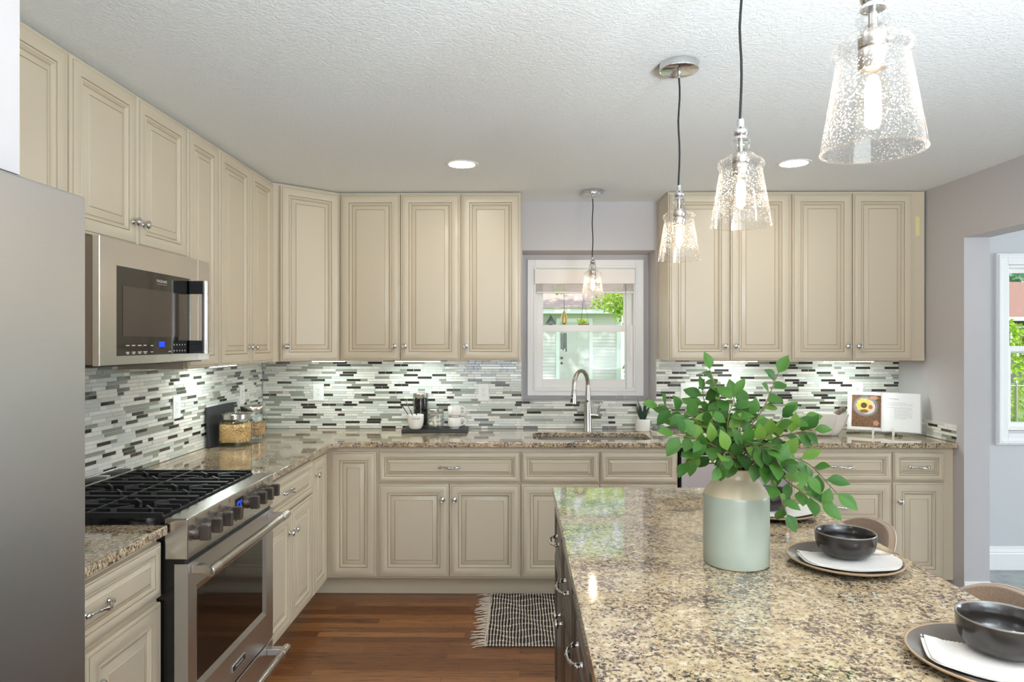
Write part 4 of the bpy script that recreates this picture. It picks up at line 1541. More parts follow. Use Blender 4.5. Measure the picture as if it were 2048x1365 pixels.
for ln in range(13):
    if ln in (3,):
        z -= .006
    u = .10 if ln < 2 else (.30 if ln > 3 else .10)
    end = (.62, .80, .80, .78, .78, .80, .74, .82, .80, .76, .80, .78, .6)[ln]
    while u < end:
        wl = random.uniform(.03, .075)
        m.f([m.v(*on_page(1, u, z)), m.v(*on_page(1, min(u + wl, end), z)), m.v(*on_page(1, min(u + wl, end), z + .0018)), m.v(*on_page(1, u, z + .0018))])
        u += wl + .012
    z -= .0078
M_INK = pm('pale_grey_ink', (176, 176, 178), .6)
obj('recipe_text', m, M_INK, right_pg, sharp=None)
tp = R3(.026, -.0118, .203)
text('heading', 'Puff Pastry', .0135, right_pg, tp, (pi / 2 - lean, 0, 0), pm('heading_ink', (150, 150, 152), .6), 'LEFT')

# ------------------------------------------------------------------ island
DK = [M_DARKCAB, M_DARKGLAZE]
IX = .160
def island_unit(label, y0, w, fronts):
    c = Cab('island_cabinet', label, (IX, y0, 0), -pi / 2, w, BT - BB, .60, BB, True, 'charcoal cabinets of the island', DK)
    for a in fronts:
        c.front(*a)
    return c
island_unit('charcoal island cabinet with two drawers over two doors, at the far end of the island', 2.716, .925,
            [('drawer', .008, .704, .450, .164, ('handle', .222, .082)), ('drawer', .467, .704, .450, .164, ('handle', .230, .082)),
             ('door', .008, ZD0, .450, .553, ('knob', .419, .452)), ('door', .467, ZD0, .450, .553, ('knob', .031, .452))])
island_unit('charcoal island cabinet with one drawer over a door, nearer than its neighbour', 1.790, .457,
            [('drawer', .008, .704, .441, .164, ('handle', .200, .082)), ('door', .008, ZD0, .441, .553, ('knob', .41, .452))])
island_unit('charcoal island cabinet at the near end of the island', 1.332, .457,
            [('drawer', .008, .704, .441, .164, ('handle', .220, .082)), ('door', .008, ZD0, .441, .553, ('knob', .41, .452))])
IT = slab('island_worktop', [(.131, .86), (1.045, .86), (1.045, 2.736), (.131, 2.736)], None, .8975, CT, M_GRANITE, .004)
tag(IT, 'large speckled granite slab on top of the island', 'worktop')

# ------------------------------------------------------------------ place settings
M_PLATE = pm('grey_brown_stoneware', (98, 89, 81), .22, spec=.55, noise=.06, nscale=30)
M_RIM = pm('unglazed_rim', (158, 130, 102), .5)
M_BOWL = pm('dark_stoneware', (40, 35, 33), .16, spec=.5, noise=.1, nscale=40)
M_BRIM = pm('bowl_rim_glaze', (118, 108, 100), .2, spec=.6)
PZ = CT + .0005
def plate_z(r):
    return .0075 + (0 if r < .085 else .0125 * ((r - .085) / .0555) ** 1.6)
def place_setting(where, x, y, rot, bdx, bdy, seed):
    p = thing('dinner_plate', 'stoneware plate ' + where, 'plate', (x, y, PZ), 0, 'stoneware plates on the island')
    up = [(r, plate_z(r)) for r in (0, .03, .06, .085, .1, .115, .128, .1375)]
    lo_ = [(.1375, .0145), (.125, .009), (.11, .0045), (.09, .001), (.085, 0), (0, 0)]
    obj('plate', MB().lathe(up + lo_, 56), M_PLATE, p, sharp=60)
    obj('rim', MB().lathe([(.1370, plate_z(.1375) - .0008), (.1378, plate_z(.1375) + .0006), (.1405, .0208), (.1425, .0195), (.1420, .0165), (.1376, .0143), (.1370, .0152)], 56), M_RIM, p, sharp=60)
    random.seed(seed)
    mb = MB()
    W_, H_ = .122, .066
    def pt(u, v, lift):
        xx, yy = W_ * u + .010, H_ * v - .036
        yy += .008 * sin(2.2 * u + seed)
        r = sqrt(xx * xx + yy * yy)
        if r > .133:
            xx, yy = xx * .133 / r, yy * .133 / r
            r = .133
        ca_, sa_ = cos(rot), sin(rot)
        zz = plate_z(min(r, .1375)) + lift + .0011 * (1 + sin(6 * u + 3 * v + seed)) * (r > .085) + .0022
        return mb.v(xx * ca_ - yy * sa_, xx * sa_ + yy * ca_, zz)
    for layer in range(2):
        l0, l1 = .0012 + .0030 * layer, .0036 + .0030 * layer
        sh = 1 - .05 * layer
        nu, nv = 22, 12
        A = [[pt(-1 * sh + 2 * sh * i / nu, -1 * sh + 2 * j / nv * (1 if layer else .96), l0) for j in range(nv + 1)] for i in range(nu + 1)]
        B = [[pt(-1 * sh + 2 * sh * i / nu, -1 * sh + 2 * j / nv * (1 if layer else .96), l1) for j in range(nv + 1)] for i in range(nu + 1)]
        for i in range(nu):
            for j in range(nv):
                mb.f([A[i][j], A[i][j + 1], A[i + 1][j + 1], A[i + 1][j]])
                mb.f([B[i][j], B[i + 1][j], B[i + 1][j + 1], B[i][j + 1]])
        for i in range(nu):
            mb.f([A[i][0], A[i + 1][0], B[i + 1][0], B[i][0]])
            mb.f([A[i][nv], A[i + 1][nv], B[i + 1][nv], B[i][nv]])
        for j in range(nv):
            mb.f([A[0][j], A[0][j + 1], B[0][j + 1], B[0][j]])
            mb.f([A[nu][j], A[nu][j + 1], B[nu][j + 1], B[nu][j]])
    nk = thing('napkin', 'white napkin under the bowl ' + where, 'napkin', (x, y, PZ), 0, 'white napkins on the plates')
    obj('cloth', mb, M_LINEN, nk, sharp=70)
    fm = MB()
    for k in range(34):
        u = -1 + 2 * k / 33
        a = Vector((W_ * u * .98 + .010, H_ * .98 - .036 + .008 * sin(2.2 * u + seed), 0))
        if a.length > .130 or (Matrix.Rotation(rot, 3, 'Z') @ a - Vector((bdx, bdy, 0))).length < .052:
            continue
        e = a + Vector((random.uniform(-.004, .004), random.uniform(.003, .008), 0))
        pts = []
        for q, zz in ((a, .004), ((a + e) / 2, .0055), (e, .0035)):
            x2, y2 = q.x * cos(rot) - q.y * sin(rot), q.x * sin(rot) + q.y * cos(rot)
            pts.append((x2, y2, plate_z(min(.1375, q.length)) + zz + .0035))
        fm.tube(pts, [.0018, .0015, .0008], 5)
    obj('fringe', fm, M_LINEN, nk)
    b = thing('soup_bowl', 'dark brown bowl ' + where, 'bowl', (x + bdx, y + bdy, PZ + .0170), 0, 'dark bowls on the island')
    obj('bowl', MB().lathe([(0, 0), (.032, 0), (.036, .0012), (.050, .0045), (.062, .012), (.0705, .024), (.0742, .040), (.0752, .0632), (.0732, .0642), (.0714, .0632), (.0704, .041), (.067, .026), (.059, .0145), (.048, .008), (.034, .006), (0, .0055)], 56), M_BOWL, b, sharp=60)
    obj('rim', MB().lathe([(.0752, .0628), (.0755, .0646), (.0743, .0658), (.0727, .0652), (.0715, .0633)], 56), M_BRIM, b, sharp=60)
place_setting('behind the vase at the far end of the island', .855, 2.32, .10, -.012, .012, 1)
place_setting('in the middle of the island, right of the vase', .851, 1.800, -.18, .010, .015, 2)
place_setting('nearest on the island, cut by the frame edge', .856, 1.240, -.42, .028, .018, 3)

# ------------------------------------------------------------------ vase and branches
VX, VY = .572, 1.812
M_VASE = pm('pale_green_crock', (162, 170, 156), .22, spec=.5, noise=.05, nscale=9)
M_VNECK = pm('cream_crock_shoulder', (192, 178, 150), .25, spec=.5, noise=.07, nscale=12)
v = thing('stoneware_vase', 'pale stoneware crock vase on the island holding leafy branches', 'vase', (VX, VY, PZ))
obj('body', MB().lathe([(0, 0), (.077, 0), (.0815, .002), (.0838, .007), (.0842, .05), (.0842, .176), (.0832, .183), (.078, .180), (.078, .012), (0, .010)], 56), M_VASE, v)
obj('shoulder', MB().lathe([(.0833, .1826), (.0815, .1865), (.060, .218), (.0545, .224), (.0530, .228), (.0530, .246), (.0545, .250), (.0525, .2525), (.0495, .250), (.0490, .228), (.055, .217), (.0785, .1835), (.0785, .1805)], 56), M_VNECK, v)

LEAVES = [(34, 66, 22), (52, 92, 30), (70, 110, 38), (42, 82, 34), (106, 138, 52), (48, 86, 26), (64, 106, 40)]
M_LEAF = leaf_mat('green_leaf', LEAVES, .48, .22)
M_STEM = pm('brown_twig', (96, 74, 52), .7, noise=.2, nscale=60)
def leaf(mb, base, d, up, L, W_, fold=.25, curl=.2):
    d = d.normalized()
    s = d.cross(up)
    if s.length < 1e-4:
        s = Vector((1, 0, 0))
    s.normalize()
    n = s.cross(d).normalized()
    prof = [(.0, .04), (.12, .42), (.28, .86), (.42, 1.0), (.58, .93), (.75, .66), (.90, .28), (1.0, .0)]
    rows = []
    for t, wd in prof:
        c = base + d * (L * t) - n * (curl * L * t * t)
        e = W_ * .5 * wd
        if wd == 0:
            rows.append([mb.v(*c)])
        else:
            rows.append([mb.v(*(c - s * e + n * (e * fold))), mb.v(*(c - s * e * .5 + n * (e * fold * .62))), mb.v(*c), mb.v(*(c + s * e * .5 + n * (e * fold * .62))), mb.v(*(c + s * e + n * (e * fold)))])
    for a, b in zip(rows, rows[1:]):
        if len(b) == 1:
            for q in range(4):
                mb.f([a[q], a[q + 1], b[0]])
        else:
            for q in range(4):
                mb.f([a[q], a[q + 1], b[q + 1], b[q]])

def spline(P, n):
    P = [Vector(p) for p in P]
    Q = [P[0] * 2 - P[1]] + P + [P[-1] * 2 - P[-2]]
    out = []
    for i in range(len(P) - 1):
        a, b, c, d = Q[i:i + 4]
        for k in range(n):
            t = k / n
            out.append(.5 * ((2 * b) + (c - a) * t + (2 * a - 5 * b + 4 * c - d) * t * t + (3 * b - a - 3 * c + d) * t ** 3))
    out.append(P[-1])
    return out

# branch paths, relative to the vase base
BRANCHES = [
    (12, [(-0.016, 0.02, 0.322), (-0.033, 0.03, 0.428), (-0.057, 0.04, 0.505)]),
    (11, [(0.017, -0.02, 0.34), (0.063, -0.03, 0.414), (0.094, -0.04, 0.499)]),
    (12, [(-0.064, -0.03, 0.316), (-0.13, -0.06, 0.39), (-0.219, -0.08, 0.422)]),
    (9, [(-0.051, 0.04, 0.332), (-0.086, 0.06, 0.356), (-0.145, 0.1, 0.38)]),
    (11, [(0.046, -0.05, 0.319), (0.109, -0.1, 0.354), (0.15, -0.12, 0.366)]),
    (12, [(0.068, -0.06, 0.289), (0.132, -0.12, 0.287), (0.185, -0.17, 0.223)]),
    (11, [(0.05, -0.09, 0.263), (0.099, -0.14, 0.229), (0.147, -0.17, 0.199)]),
    (9, [(0.015, -0.12, 0.287), (0.038, -0.18, 0.237), (0.054, -0.2, 0.182)]),
    (9, [(-0.076, -0.05, 0.287), (-0.116, -0.08, 0.311), (-0.149, -0.1, 0.283)]),
    (11, [(0.02, 0.05, 0.303), (0.036, 0.08, 0.368), (0.026, 0.1, 0.422)]),
    (11, [(0.01, -0.08, 0.311), (0.053, -0.1, 0.352), (0.098, -0.08, 0.4)]),
    (8, [(-0.034, -0.1, 0.289), (-0.069, -0.14, 0.314), (-0.092, -0.17, 0.283)]),
    (9, [(-0.003, -0.12, 0.287), (0.016, -0.17, 0.289), (0.04, -0.2, 0.301)]),
    (11, [(-0.047, -0.04, 0.342), (-0.067, -0.03, 0.38), (-0.102, 0, 0.406)]),
    (9, [(-0.009, -0.06, 0.332), (0.016, -0.08, 0.374), (0.004, -0.06, 0.416)]),
    (8, [(-0.011, 0.06, 0.301), (-0.035, 0.12, 0.321), (-0.108, 0.14, 0.346)]),
    (12, [(0.037, 0.0, 0.324), (0.123, 0.02, 0.362), (0.192, 0.04, 0.376)]),
    (12, [(-0.072, -0.08, 0.311), (-0.121, -0.1, 0.338), (-0.188, -0.12, 0.354)]),
    (12, [(-0.028, -0.04, 0.305), (-0.047, -0.08, 0.374), (-0.028, -0.08, 0.449)]),
    (12, [(0.009, -0.12, 0.317), (0.051, -0.17, 0.326), (0.098, -0.2, 0.271)]),
    (11, [(-0.022, -0.1, 0.307), (-0.017, -0.16, 0.336), (0.008, -0.19, 0.328)]),
    (11, [(-0.023, 0.02, 0.322), (-0.067, 0.03, 0.394), (-0.08, 0.03, 0.447)]),
]
g = thing('greenery_bouquet', 'bunch of leafy green branches standing in the pale stoneware vase', 'branches', (VX, VY, PZ))
random.seed(17)
for bi, (nl, path) in enumerate(BRANCHES):
    root = Vector((.022 * cos(bi * 2.4), .022 * sin(bi * 2.4), .03))
    pts = spline([root, Vector((.026 * cos(bi * 2.4 + .3), .026 * sin(bi * 2.4 + .3), .235))] + [Vector(p) for p in path], 7)
    n = len(pts)
    st_ = obj('branch', MB().tube([tuple(p) for p in pts], [.0028 - .0018 * k / n for k in range(n)], 6), M_STEM, g)
    mb = MB()
    start = 12
    for k in range(nl):
        f_ = start + (n - 1 - start) * (k / max(1, nl - 1)) ** .9
        i0 = min(n - 2, int(f_))
        p = pts[i0].lerp(pts[i0 + 1], f_ - i0)
        t = (pts[i0 + 1] - pts[i0]).normalized()
        a = (k % 2) * pi + random.uniform(-.5, .5) + bi
        ref = Vector((0, 0, 1)) if abs(t.z) < .9 else Vector((1, 0, 0))
        s1 = t.cross(ref).normalized()
        s2 = s1.cross(t)
        side = s1 * cos(a) + s2 * sin(a)
        last = k == nl - 1
        d = t * (1.0 if last else .55) + side * (.15 if last else .85) + Vector((0, -.12, -.10 if not last else 0))
        L = random.uniform(.040, .056) * (1.05 if not last else 1.0)
        upv = Vector((random.uniform(-.35, .35), -.85 + random.uniform(-.3, .3), .75))
        st = p + d.normalized() * .005
        mb.tube([tuple(p), tuple(st)], .0009, 4)
        leaf(mb, st, d, upv, L, L * random.uniform(.56, .68), random.uniform(.1, .35), random.uniform(.05, .3))
    obj('foliage', mb, M_LEAF, st_, sharp=70)

# ------------------------------------------------------------------ stools
M_FABRIC = pm('brown_fabric', (148, 122, 100), .85, noise=.16, nscale=160, sheen=.3, bump=.2, bscale=300)
M_SEAMLIGHT = pm('seam_highlight', (196, 180, 164), .6)  # pale tone paints in the highlight along the backrest's outer seam
M_LEGS = pm('black_steel_legs', (28, 27, 26), .4, .6)
def stool(label, y):
    t = thing('counter_stool', label, 'stool', (1.02, y, 0), 0, 'brown stools along the island')
    obj('seat', MB().box(-.20, .17, -.20, .20, .585, .645), M_FABRIC, t, bevel=.028, seg=4)
    m = MB()
    A, B = [], []
    nu = 56
    def shell(u, z, off):
        ang_ = u * 1.18
        r = .235 + off
        return (.02 + (r + .02) * cos(ang_) * .82, r * sin(ang_) * 1.0, z)
    top = []
    for i in range(nu + 1):
        u = -1 + 2 * i / nu
        zt = .872 - .20 * abs(u) ** 2.6
        top.append((u, zt))
        ca, cb = [], []
        for j in range(9):
            z = .600 + (zt - .600) * j / 8
            lean_ = .03 * ((z - .6) / .28) ** 1.3
            pa, pb = shell(u, z, lean_), shell(u, z, lean_ + .026)
            ca.append(m.v(*pa)); cb.append(m.v(*pb))
        A.append(ca); B.append(cb)
    for i in range(nu):
        for j in range(8):
            m.f([A[i][j], A[i][j + 1], A[i + 1][j + 1], A[i + 1][j]])
            m.f([B[i][j], B[i + 1][j], B[i + 1][j + 1], B[i][j + 1]])
        m.f([A[i][8], B[i][8], B[i + 1][8], A[i + 1][8]])
        m.f([A[i][0], A[i + 1][0], B[i + 1][0], B[i][0]])
    for j in range(8):
        m.f([A[0][j], B[0][j], B[0][j + 1], A[0][j + 1]])
        m.f([A[nu][j], A[nu][j + 1], B[nu][j + 1], B[nu][j]])
    bk = obj('backrest', m, M_FABRIC, t, bevel=.007, seg=3, sharp=50)
    obj('seam_edge', MB().tube([(shell(u, zt, .03 * ((zt - .6) / .28) ** 1.3 + .027)) for u, zt in top], .0022, 6), M_SEAMLIGHT, bk)
    for sx in (-1, 1):
        for sy in (-1, 1):
            obj('leg', MB().tube([(sx * .15, sy * .15, .59), (sx * .205, sy * .195, 0.0)], [.014, .010], 10), M_LEGS, t)
    for sy in (-1, 1):
        obj('footrest', MB().tube([(-.188, sy * .182, .20), (.188, sy * .182, .20)], .008, 8), M_LEGS, t)
    obj('footrest', MB().tube([(-.188, -.182, .20), (-.188, .182, .20)], .008, 8), M_LEGS, t)
stool('brown upholstered stool tucked under the island behind the middle place setting', 2.44)
stool('brown upholstered stool nearest the camera, beside the nearest place setting', 1.74)

# ------------------------------------------------------------------ rug
r = thing('woven_rug', 'black and cream woven rug with bobbles and fringe on the wood floor', 'rug', (-.17, 3.372, 0))
M_RUGD = pm('charcoal_wool', (52, 48, 48), .95, noise=.3, nscale=160, bump=.6, bscale=260)
M_RUGW = pm('cream_cotton', (226, 214, 198), .9, bump=.3, bscale=300)
obj('weave', MB().box(0, 1.15, 0, .70, .0005, .007), M_RUGD, r, bevel=.003)
m = MB()
random.seed(31)
x = .006
i = 0
while x < 1.145:
    pts = []
    for k in range(13):
        yy = .70 * k / 12
        pts.append((x + .0018 * sin(k * 1.4 + i), yy, .0085))
    m.tube(pts, .0026, 5)
    nb = 10
    for k in range(nb):
        yy = (k + .5 + .28 * sin(i * .42 + k * .9)) * .70 / nb
        m.ball((x, yy, .0095), .0056 + random.uniform(-.0008, .0012), n=7, m=4, squash=.75)
    m.ball((x, .003, .008), .0062, n=7, m=4)
    x += .0162
    i += 1
obj('bobble_cord', m, M_RUGW, r)
m = MB()
m.tube([(-.002, 0, .006), (0, .35, .006), (-.003, .70, .006)], .0042, 6)
for k in range(44):
    y = .008 + .69 * k / 43
    L = random.uniform(.04, .085)
    dy = random.uniform(-.028, .02)
    pts = [(0, y, .006), (-L * .35, y + dy * .3 + random.uniform(-.006, .006), .007), (-L * .7, y + dy * .7 + random.uniform(-.008, .008), .004), (-L, y + dy, .0022)]
    m.tube(pts, [.0022, .0024, .0022, .0016], 5)
    if k % 2:
        m.tube([(p[0] * .9, p[1] + .006, p[2]) for p in pts], [.002, .002, .0018, .0013], 5)
obj('fringe', m, M_RUGW, r)

# ------------------------------------------------------------------ outside the kitchen window
M_GRASS = pm('lawn_grass', (122, 158, 84), .9, noise=.35, nscale=6)
struct('ground_lawn', box(-25, 45, 4.95, 60, -.5, -.32), M_GRASS)
M_SIDING = pm('pale_siding', (218, 213, 213), .55)
M_SHEDTRIM = pm('shed_white_trim', (238, 242, 244), .5)
M_SHINGLE = pm('pink_grey_shingle', (186, 166, 158), .85, noise=.25, nscale=14, nstretch=(.5, 3, 3))
M_DOOR = pm('pale_blue_door', (212, 208, 208), .4)
s = thing('garden_shed', 'pale sided shed with a panelled door seen through the kitchen window', 'shed', (0, 20, -.32))
m = MB()
def siding(mb, x0, x1, z0, z1, step=.099):
    z = z0
    while z < z1:
        zt = min(z + step, z1)
        a = [mb.v(x0, -.022, z), mb.v(x1, -.022, z), mb.v(x1, -.006, zt), mb.v(x0, -.006, zt)]
        b = [mb.v(x0, 0, z), mb.v(x1, 0, z), mb.v(x1, 0, zt), mb.v(x0, 0, zt)]
        mb.f(a); mb.f([a[0], a[1], b[1], b[0]]); mb.f([a[1], b[1], b[2], a[2]]); mb.f([a[0], b[0], b[3], a[3]])
        z = zt
siding(m, -3.2, 1.12, 0, 2.66)
siding(m, 2.10, 2.86, 0, 2.66)
siding(m, 1.12, 2.10, 2.42, 2.66)
m.box(-3.2, 2.86, 0, 3.5, 0, 2.66)
obj('wall', m, M_SIDING, s, sharp=20)
m = MB()
m.box(2.83, 2.95, -.04, 0.1, 0, 2.66)
obj('corner_board', m, M_SHEDTRIM, s)
m = MB()
m.box(1.06, 1.16, -.045, 0, 0, 2.50)
m.box(2.03, 2.13, -.045, 0, 0, 2.50)
m.box(1.06, 2.13, -.05, 0, 2.38, 2.50)
obj('door_frame', m, M_SHEDTRIM, s, bevel=.004)
m = MB()
m.box(1.16, 2.03, -.03, 0, 0, 2.38)
for a, b in ((1.28, 1.53), (1.66, 1.91)):
    for c0, c1 in ((.25, .95), (1.15, 1.75), (1.88, 2.2)):
        m.box(a, b, -.036, -.03, c0, c1)
d = obj('door', m, M_DOOR, s, bevel=.006)
for z in (1.34, 1.19):
    obj('knob', MB().ball((1.225, -.055, z), .034, n=12, m=8), pm('old_brass', (110, 96, 72), .3, .9) if z > 1.3 else MATS['old_brass'], d)
m = MB()
m.box(-3.4, 3.15, -.52, -.48, 2.62, 2.77)
m.box(-3.4, 3.15, -.48, 0, 2.66, 2.70)
obj('fascia', m, M_SHEDTRIM, s)
m = MB()
for k in range(14):
    y0, z0 = -.56 + k * .26, 2.77 + k * .105
    a = [m.v(-3.45, y0, z0 + .018), m.v(3.2, y0, z0 + .018), m.v(3.2, y0 + .30, z0 + .135), m.v(-3.45, y0 + .30, z0 + .135)]
    b = [m.v(-3.45, y0, z0 - .01), m.v(3.2, y0, z0 - .01), m.v(3.2, y0 + .30, z0 + .10), m.v(-3.45, y0 + .30, z0 + .10)]
    m.f(a); m.f(b[::-1])
    for q in range(4):
        m.f([a[q], a[(q + 1) % 4], b[(q + 1) % 4], b[q]])
obj('roof', m, M_SHINGLE, s, sharp=20)
l = obj('wall_lamp', MB().lathe([(.0, .30), (.03, .24), (.14, .06), (.15, .02), (.05, .02), (.05, -.06), (0, -.06)], 12, (.90, -.22, 2.30)), pm('dark_lamp_metal', (92, 96, 100), .5), s)

M_TREELEAF = leaf_mat('yellow_green_leaf', [(150, 184, 58), (186, 212, 84), (128, 166, 52), (212, 228, 124), (166, 196, 70)], .5, .5)  # yellow-green leaf tones, varied from leaf to leaf
M_BARK = pm('bark', (120, 104, 84), .9, noise=.3, nscale=20)
def leaf_cloud(mb, blobs, per, size, seed):
    random.seed(seed)
    for cx, cy, cz, rx, ry, rz in blobs:
        for k in range(int(per * rx * rz * 10)):
            while True:
                p = Vector((random.uniform(-1, 1), random.uniform(-1, 1), random.uniform(-1, 1)))
                if p.length < 1:
                    break
            q = Vector((cx + p.x * rx, cy + p.y * ry, cz + p.z * rz))
            d = Vector((random.uniform(-1, 1), random.uniform(-1, .4), random.uniform(-1.2, .3)))
            L = size * random.uniform(.7, 1.3)
            dn = d.normalized()
            s_ = dn.cross(Vector((random.uniform(-1, 1), -1, random.uniform(-1, 1)))).normalized() * L * .28
            a, b, c, e = q, q + dn * L * .45 + s_, q + dn * L, q + dn * L * .45 - s_
            mid = q + dn * L * .5 + dn.cross(s_).normalized() * L * .08
            va = [mb.v(*x_) for x_ in (a, b, c, e, mid)]
            mb.f([va[0], va[1], va[4]]); mb.f([va[1], va[2], va[4]]); mb.f([va[2], va[3], va[4]]); mb.f([va[3], va[0], va[4]])
t = thing('shade_tree', 'leafy tree hanging bright green branches in front of the shed', 'tree', (2.4, 11, -.32))
obj('trunk', MB().tube([(1.2, .4, 0), (1.15, .4, 1.6), (.9, .35, 2.8), (.3, .2, 3.6), (-.6, 0, 3.1), (-1.0, 0, 2.9), (-1.45, 0, 2.84)], [.14, .12, .1, .07, .03, .02, .008], 10), M_BARK, t)
m = MB()
leaf_cloud(m, [(-.62, 0, 2.56, .42, .3, .16), (-.95, .05, 2.45, .30, .3, .16), (-.72, 0, 2.30, .18, .2, .22), (-.36, 0, 2.5, .34, .3, .24), (-.28, 0, 2.25, .22, .25, .22), (-.02, .1, 2.62, .3, .3, .22), (-.55, 0, 2.08, .10, .12, .10),
               (-1.75, .1, 2.70, .12, .2, .10), (-.95, .2, 3.06, 1.0, .5, .16), (-.62, -.1, 1.62, .09, .09, .11), (-.42, 0, 2.02, .10, .1, .10), (.6, .2, 3.3, 1.4, 1.0, .7)], 560, .062, 41)
obj('foliage', m, M_TREELEAF, t, sharp=None)
struct('roof_eave', box(-1.8, 6, 4.91, 5.55, 2.62, 2.72), M_SHEDTRIM)
t = thing('garden_tree', 'tall garden tree placed out of view to shade the shed, mirrored in the island top', 'tree', (3.0, 15.0, -.32))  # canopy out of view, added to block the sun from the shed
obj('trunk', MB().tube([(3.2, 0, 0), (3.1, 0, 3), (2.2, 0, 5), (0, 0, 6.2)], [.3, .25, .16, .06], 10), M_BARK, t)
m = MB()
leaf_cloud(m, [(-2.3, -.5, 5.9, 2.4, 2.2, 1.5), (1.0, .5, 6.4, 2.2, 2, 1.7), (-.4, -1, 7.3, 3.0, 2, 1.5), (-4.2, 0, 6.4, 1.6, 1.6, 1.4), (-1.2, 2, 4.9, 2.6, 1.2, .7)], 20, .26, 77)
obj('foliage', m, leaf_mat('tall_tree_leaf', [(190, 214, 170), (210, 228, 194), (222, 236, 210), (168, 198, 148)], .5, .5), t, sharp=None)  # leaves paled to brighten their reflection in the island top
t = thing('wind_chime', 'wind chime of metal tubes hanging outside the kitchen window', 'wind chime', (.344, 5.3, 1.549))
obj('top_disc', MB().lathe([(0, .09), (.023, .105), (.026, .15), (.008, .195), (0, .205)], 16), pm('gold_bell', (226, 188, 120), .35, .4), t)
M_TUBE = pm('grey_tube', (110, 112, 112), .4, .7)
for k, (dx, L) in enumerate(((-.023, .125), (-.009, .132), (.003, .121), (.015, .144))):
    tb = obj('chime_tube', MB().tube([(dx, .008 * (k % 2), .026), (dx + .0015, .008 * (k % 2), .026 - L)], .0047, 8), M_TUBE, t)
    obj('string', MB().tube([(dx, .008 * (k % 2), .026), (dx * .6, 0, .105)], .001, 4), M_CORDBLK, tb)
obj('hanging_string', MB().tube([(0, 0, .195), (0, 0, 2.621 - 1.549)], .0015, 4), M_CORDBLK, t)
t = thing('hanging_planter', 'small brown hanging planter with a trailing plant before the shed', 'planter', (1.027, 11.0, 1.78))
obj('bowl', MB().lathe([(0, -.05), (.05, -.045), (.085, 0), (.088, .012), (.08, .014), (0, .01)], 18), pm('coir_bowl', (140, 98, 66), .9), t)
m = MB()
leaf_cloud(m, [(-.02, 0, .06, .07, .05, .05)], 1600, .05, 5)
obj('plant', m, M_TREELEAF, t, sharp=None)
m = MB()
for a in range(3):
    m.tube([(.085 * cos(a * 2.1), .085 * sin(a * 2.1), .012), (0, 0, .45), (0, 0, .729)], .002, 4)
obj('hanger', m, M_CORDBLK, t)
t = thing('garden_shrub', 'dense green shrub at the right corner of the shed', 'shrub', (3.45, 19.3, -.32))
obj('stem', MB().tube([(0, 0, 0), (.05, 0, .6), (0, 0, 1.2)], .04, 6), M_BARK, t)
m = MB()
leaf_cloud(m, [(-.05, 0, .9, .45, .4, .9), (.1, .1, 1.6, .35, .3, .5)], 130, .14, 6)
obj('foliage', m, leaf_mat('shrub_leaf', [(96, 140, 62), (128, 172, 80), (158, 190, 96), (82, 122, 58)], .5, .35), t, sharp=None)
t = thing('white_house', 'sliver of a white house behind the right corner of the shed', 'house', (5.2, 27, -.32))
obj('wall', box(-1.2, 3, 0, 4, 0, 3.6), M_SHEDTRIM, t)
obj('window', box(-.75, .2, -.03, 0, 1.9, 3.0), pm('house_window', (120, 132, 140), .2), t)

# ------------------------------------------------------------------ outside the dining room window
t = thing('neighbour_house', 'dark grey house with a brown shingle roof beyond the dining room window', 'house', (21.0, 30, -.32))
obj('wall', box(-2, 9, 0, 6, 0, 2.85), pm('dark_grey_siding', (92, 98, 98), .7), t)
m = MB()
m.prism([(-2.6, 0), (9.6, 0), (9.6, .2), (-2.6, .2)], 2.7, 2.86)
obj('fascia', m, M_SHEDTRIM, t, loc=(0, -.6, 0))
m = MB()
a = [m.v(-2.7, -.6, 2.86), m.v(9.7, -.6, 2.86), m.v(9.7, 3.4, 4.7), m.v(-2.7, 3.4, 4.7), m.v(-2.7, 7, 2.86), m.v(9.7, 7, 2.86)]
m.f([a[0], a[1], a[2], a[3]]); m.f([a[3], a[2], a[5], a[4]]); m.f([a[0], a[3], a[4]]); m.f([a[1], a[5], a[2]]); m.f([a[0], a[4], a[5], a[1]])
obj('roof', m, pm('brown_shingle', (150, 116, 104), .9, noise=.15, nscale=10, nstretch=(.4, 4, 4)), t, sharp=20)
m = MB()
picture_ring(m, .35, 1.9, 1.2, 2.5, .1, -.05, 0)
wf = obj('window_frame', m, M_SHEDTRIM, t)
obj('pane', box(.45, 1.8, -.02, 0, 1.3, 2.4), pm('dark_pane', (70, 74, 66), .15), wf)
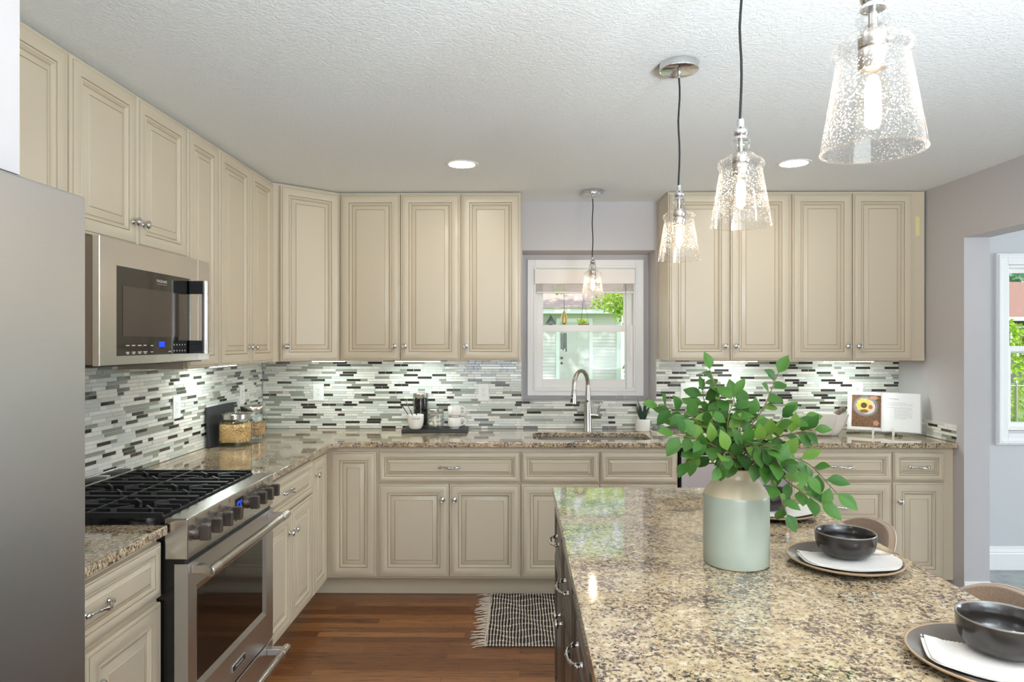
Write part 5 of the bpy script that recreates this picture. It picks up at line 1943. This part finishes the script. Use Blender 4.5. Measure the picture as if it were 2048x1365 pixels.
t = thing('garden_tree', 'bright leafy young tree in front of the grey house', 'tree', (14.5, 20.0, -.32))
obj('trunk', MB().tube([(.4, 0, 0), (.3, 0, 1.0), (.1, 0, 2.0)], [.06, .05, .03], 8), M_BARK, t)
m = MB()
leaf_cloud(m, [(-.2, 0, 1.95, .7, .5, .45), (.3, 0, 1.5, .6, .5, .5), (-.1, 0, 1.2, .5, .4, .3), (-.35, .1, 2.2, .3, .3, .3)], 70, .15, 12)
obj('foliage', m, M_TREELEAF, t, sharp=None)
t = thing('far_tree', 'tall grey-green tree rising behind the brown shingle roof', 'tree', (31, 45, -.32))
obj('trunk', MB().tube([(0, 0, 0), (0, 0, 5)], [.3, .2], 8), M_BARK, t)
m = MB()
leaf_cloud(m, [(0, 0, 6.5, 5, 3, 2.2), (3, 0, 7.5, 4, 3, 2.5)], 9, .55, 13)
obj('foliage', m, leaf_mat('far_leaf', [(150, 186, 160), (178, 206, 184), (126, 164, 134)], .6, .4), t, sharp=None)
t = thing('chain_link_fence', 'galvanised chain link fence crossing the lawn outside the dining room window', 'fence', (8, 14, -.32))
for k in range(4):
    obj('post', MB().lathe([(0, 0), (.03, 0), (.03, .98), (.036, .985), (.02, 1.03), (0, 1.035)], 12, (2.1 + (k - 1) * 2.6, 0, 0)), M_NICKEL, t)
obj('top_rail', MB().tube([(-2, 0, .92), (9, 0, .92)], .02, 8), M_NICKEL, t)
m = MB()
k = -2.0
while k < 6:
    m.tube([(k, .02, .02), (k + .9, .02, .92)], .004, 3, cap=False)
    m.tube([(k + .9, .025, .02), (k, .025, .92)], .004, 3, cap=False)
    k += .08
obj('mesh', m, M_NICKEL, t, sharp=None)
t = thing('low_shrub', 'bright shrub growing along the chain link fence', 'shrub', (11.2, 15.2, -.32))
m = MB()
leaf_cloud(m, [(0, 0, .4, .9, .4, .4), (-1.0, 0, .25, .6, .3, .3), (.3, .5, .8, .5, .3, .5)], 90, .13, 14)
obj('foliage', m, M_TREELEAF, t, sharp=None)
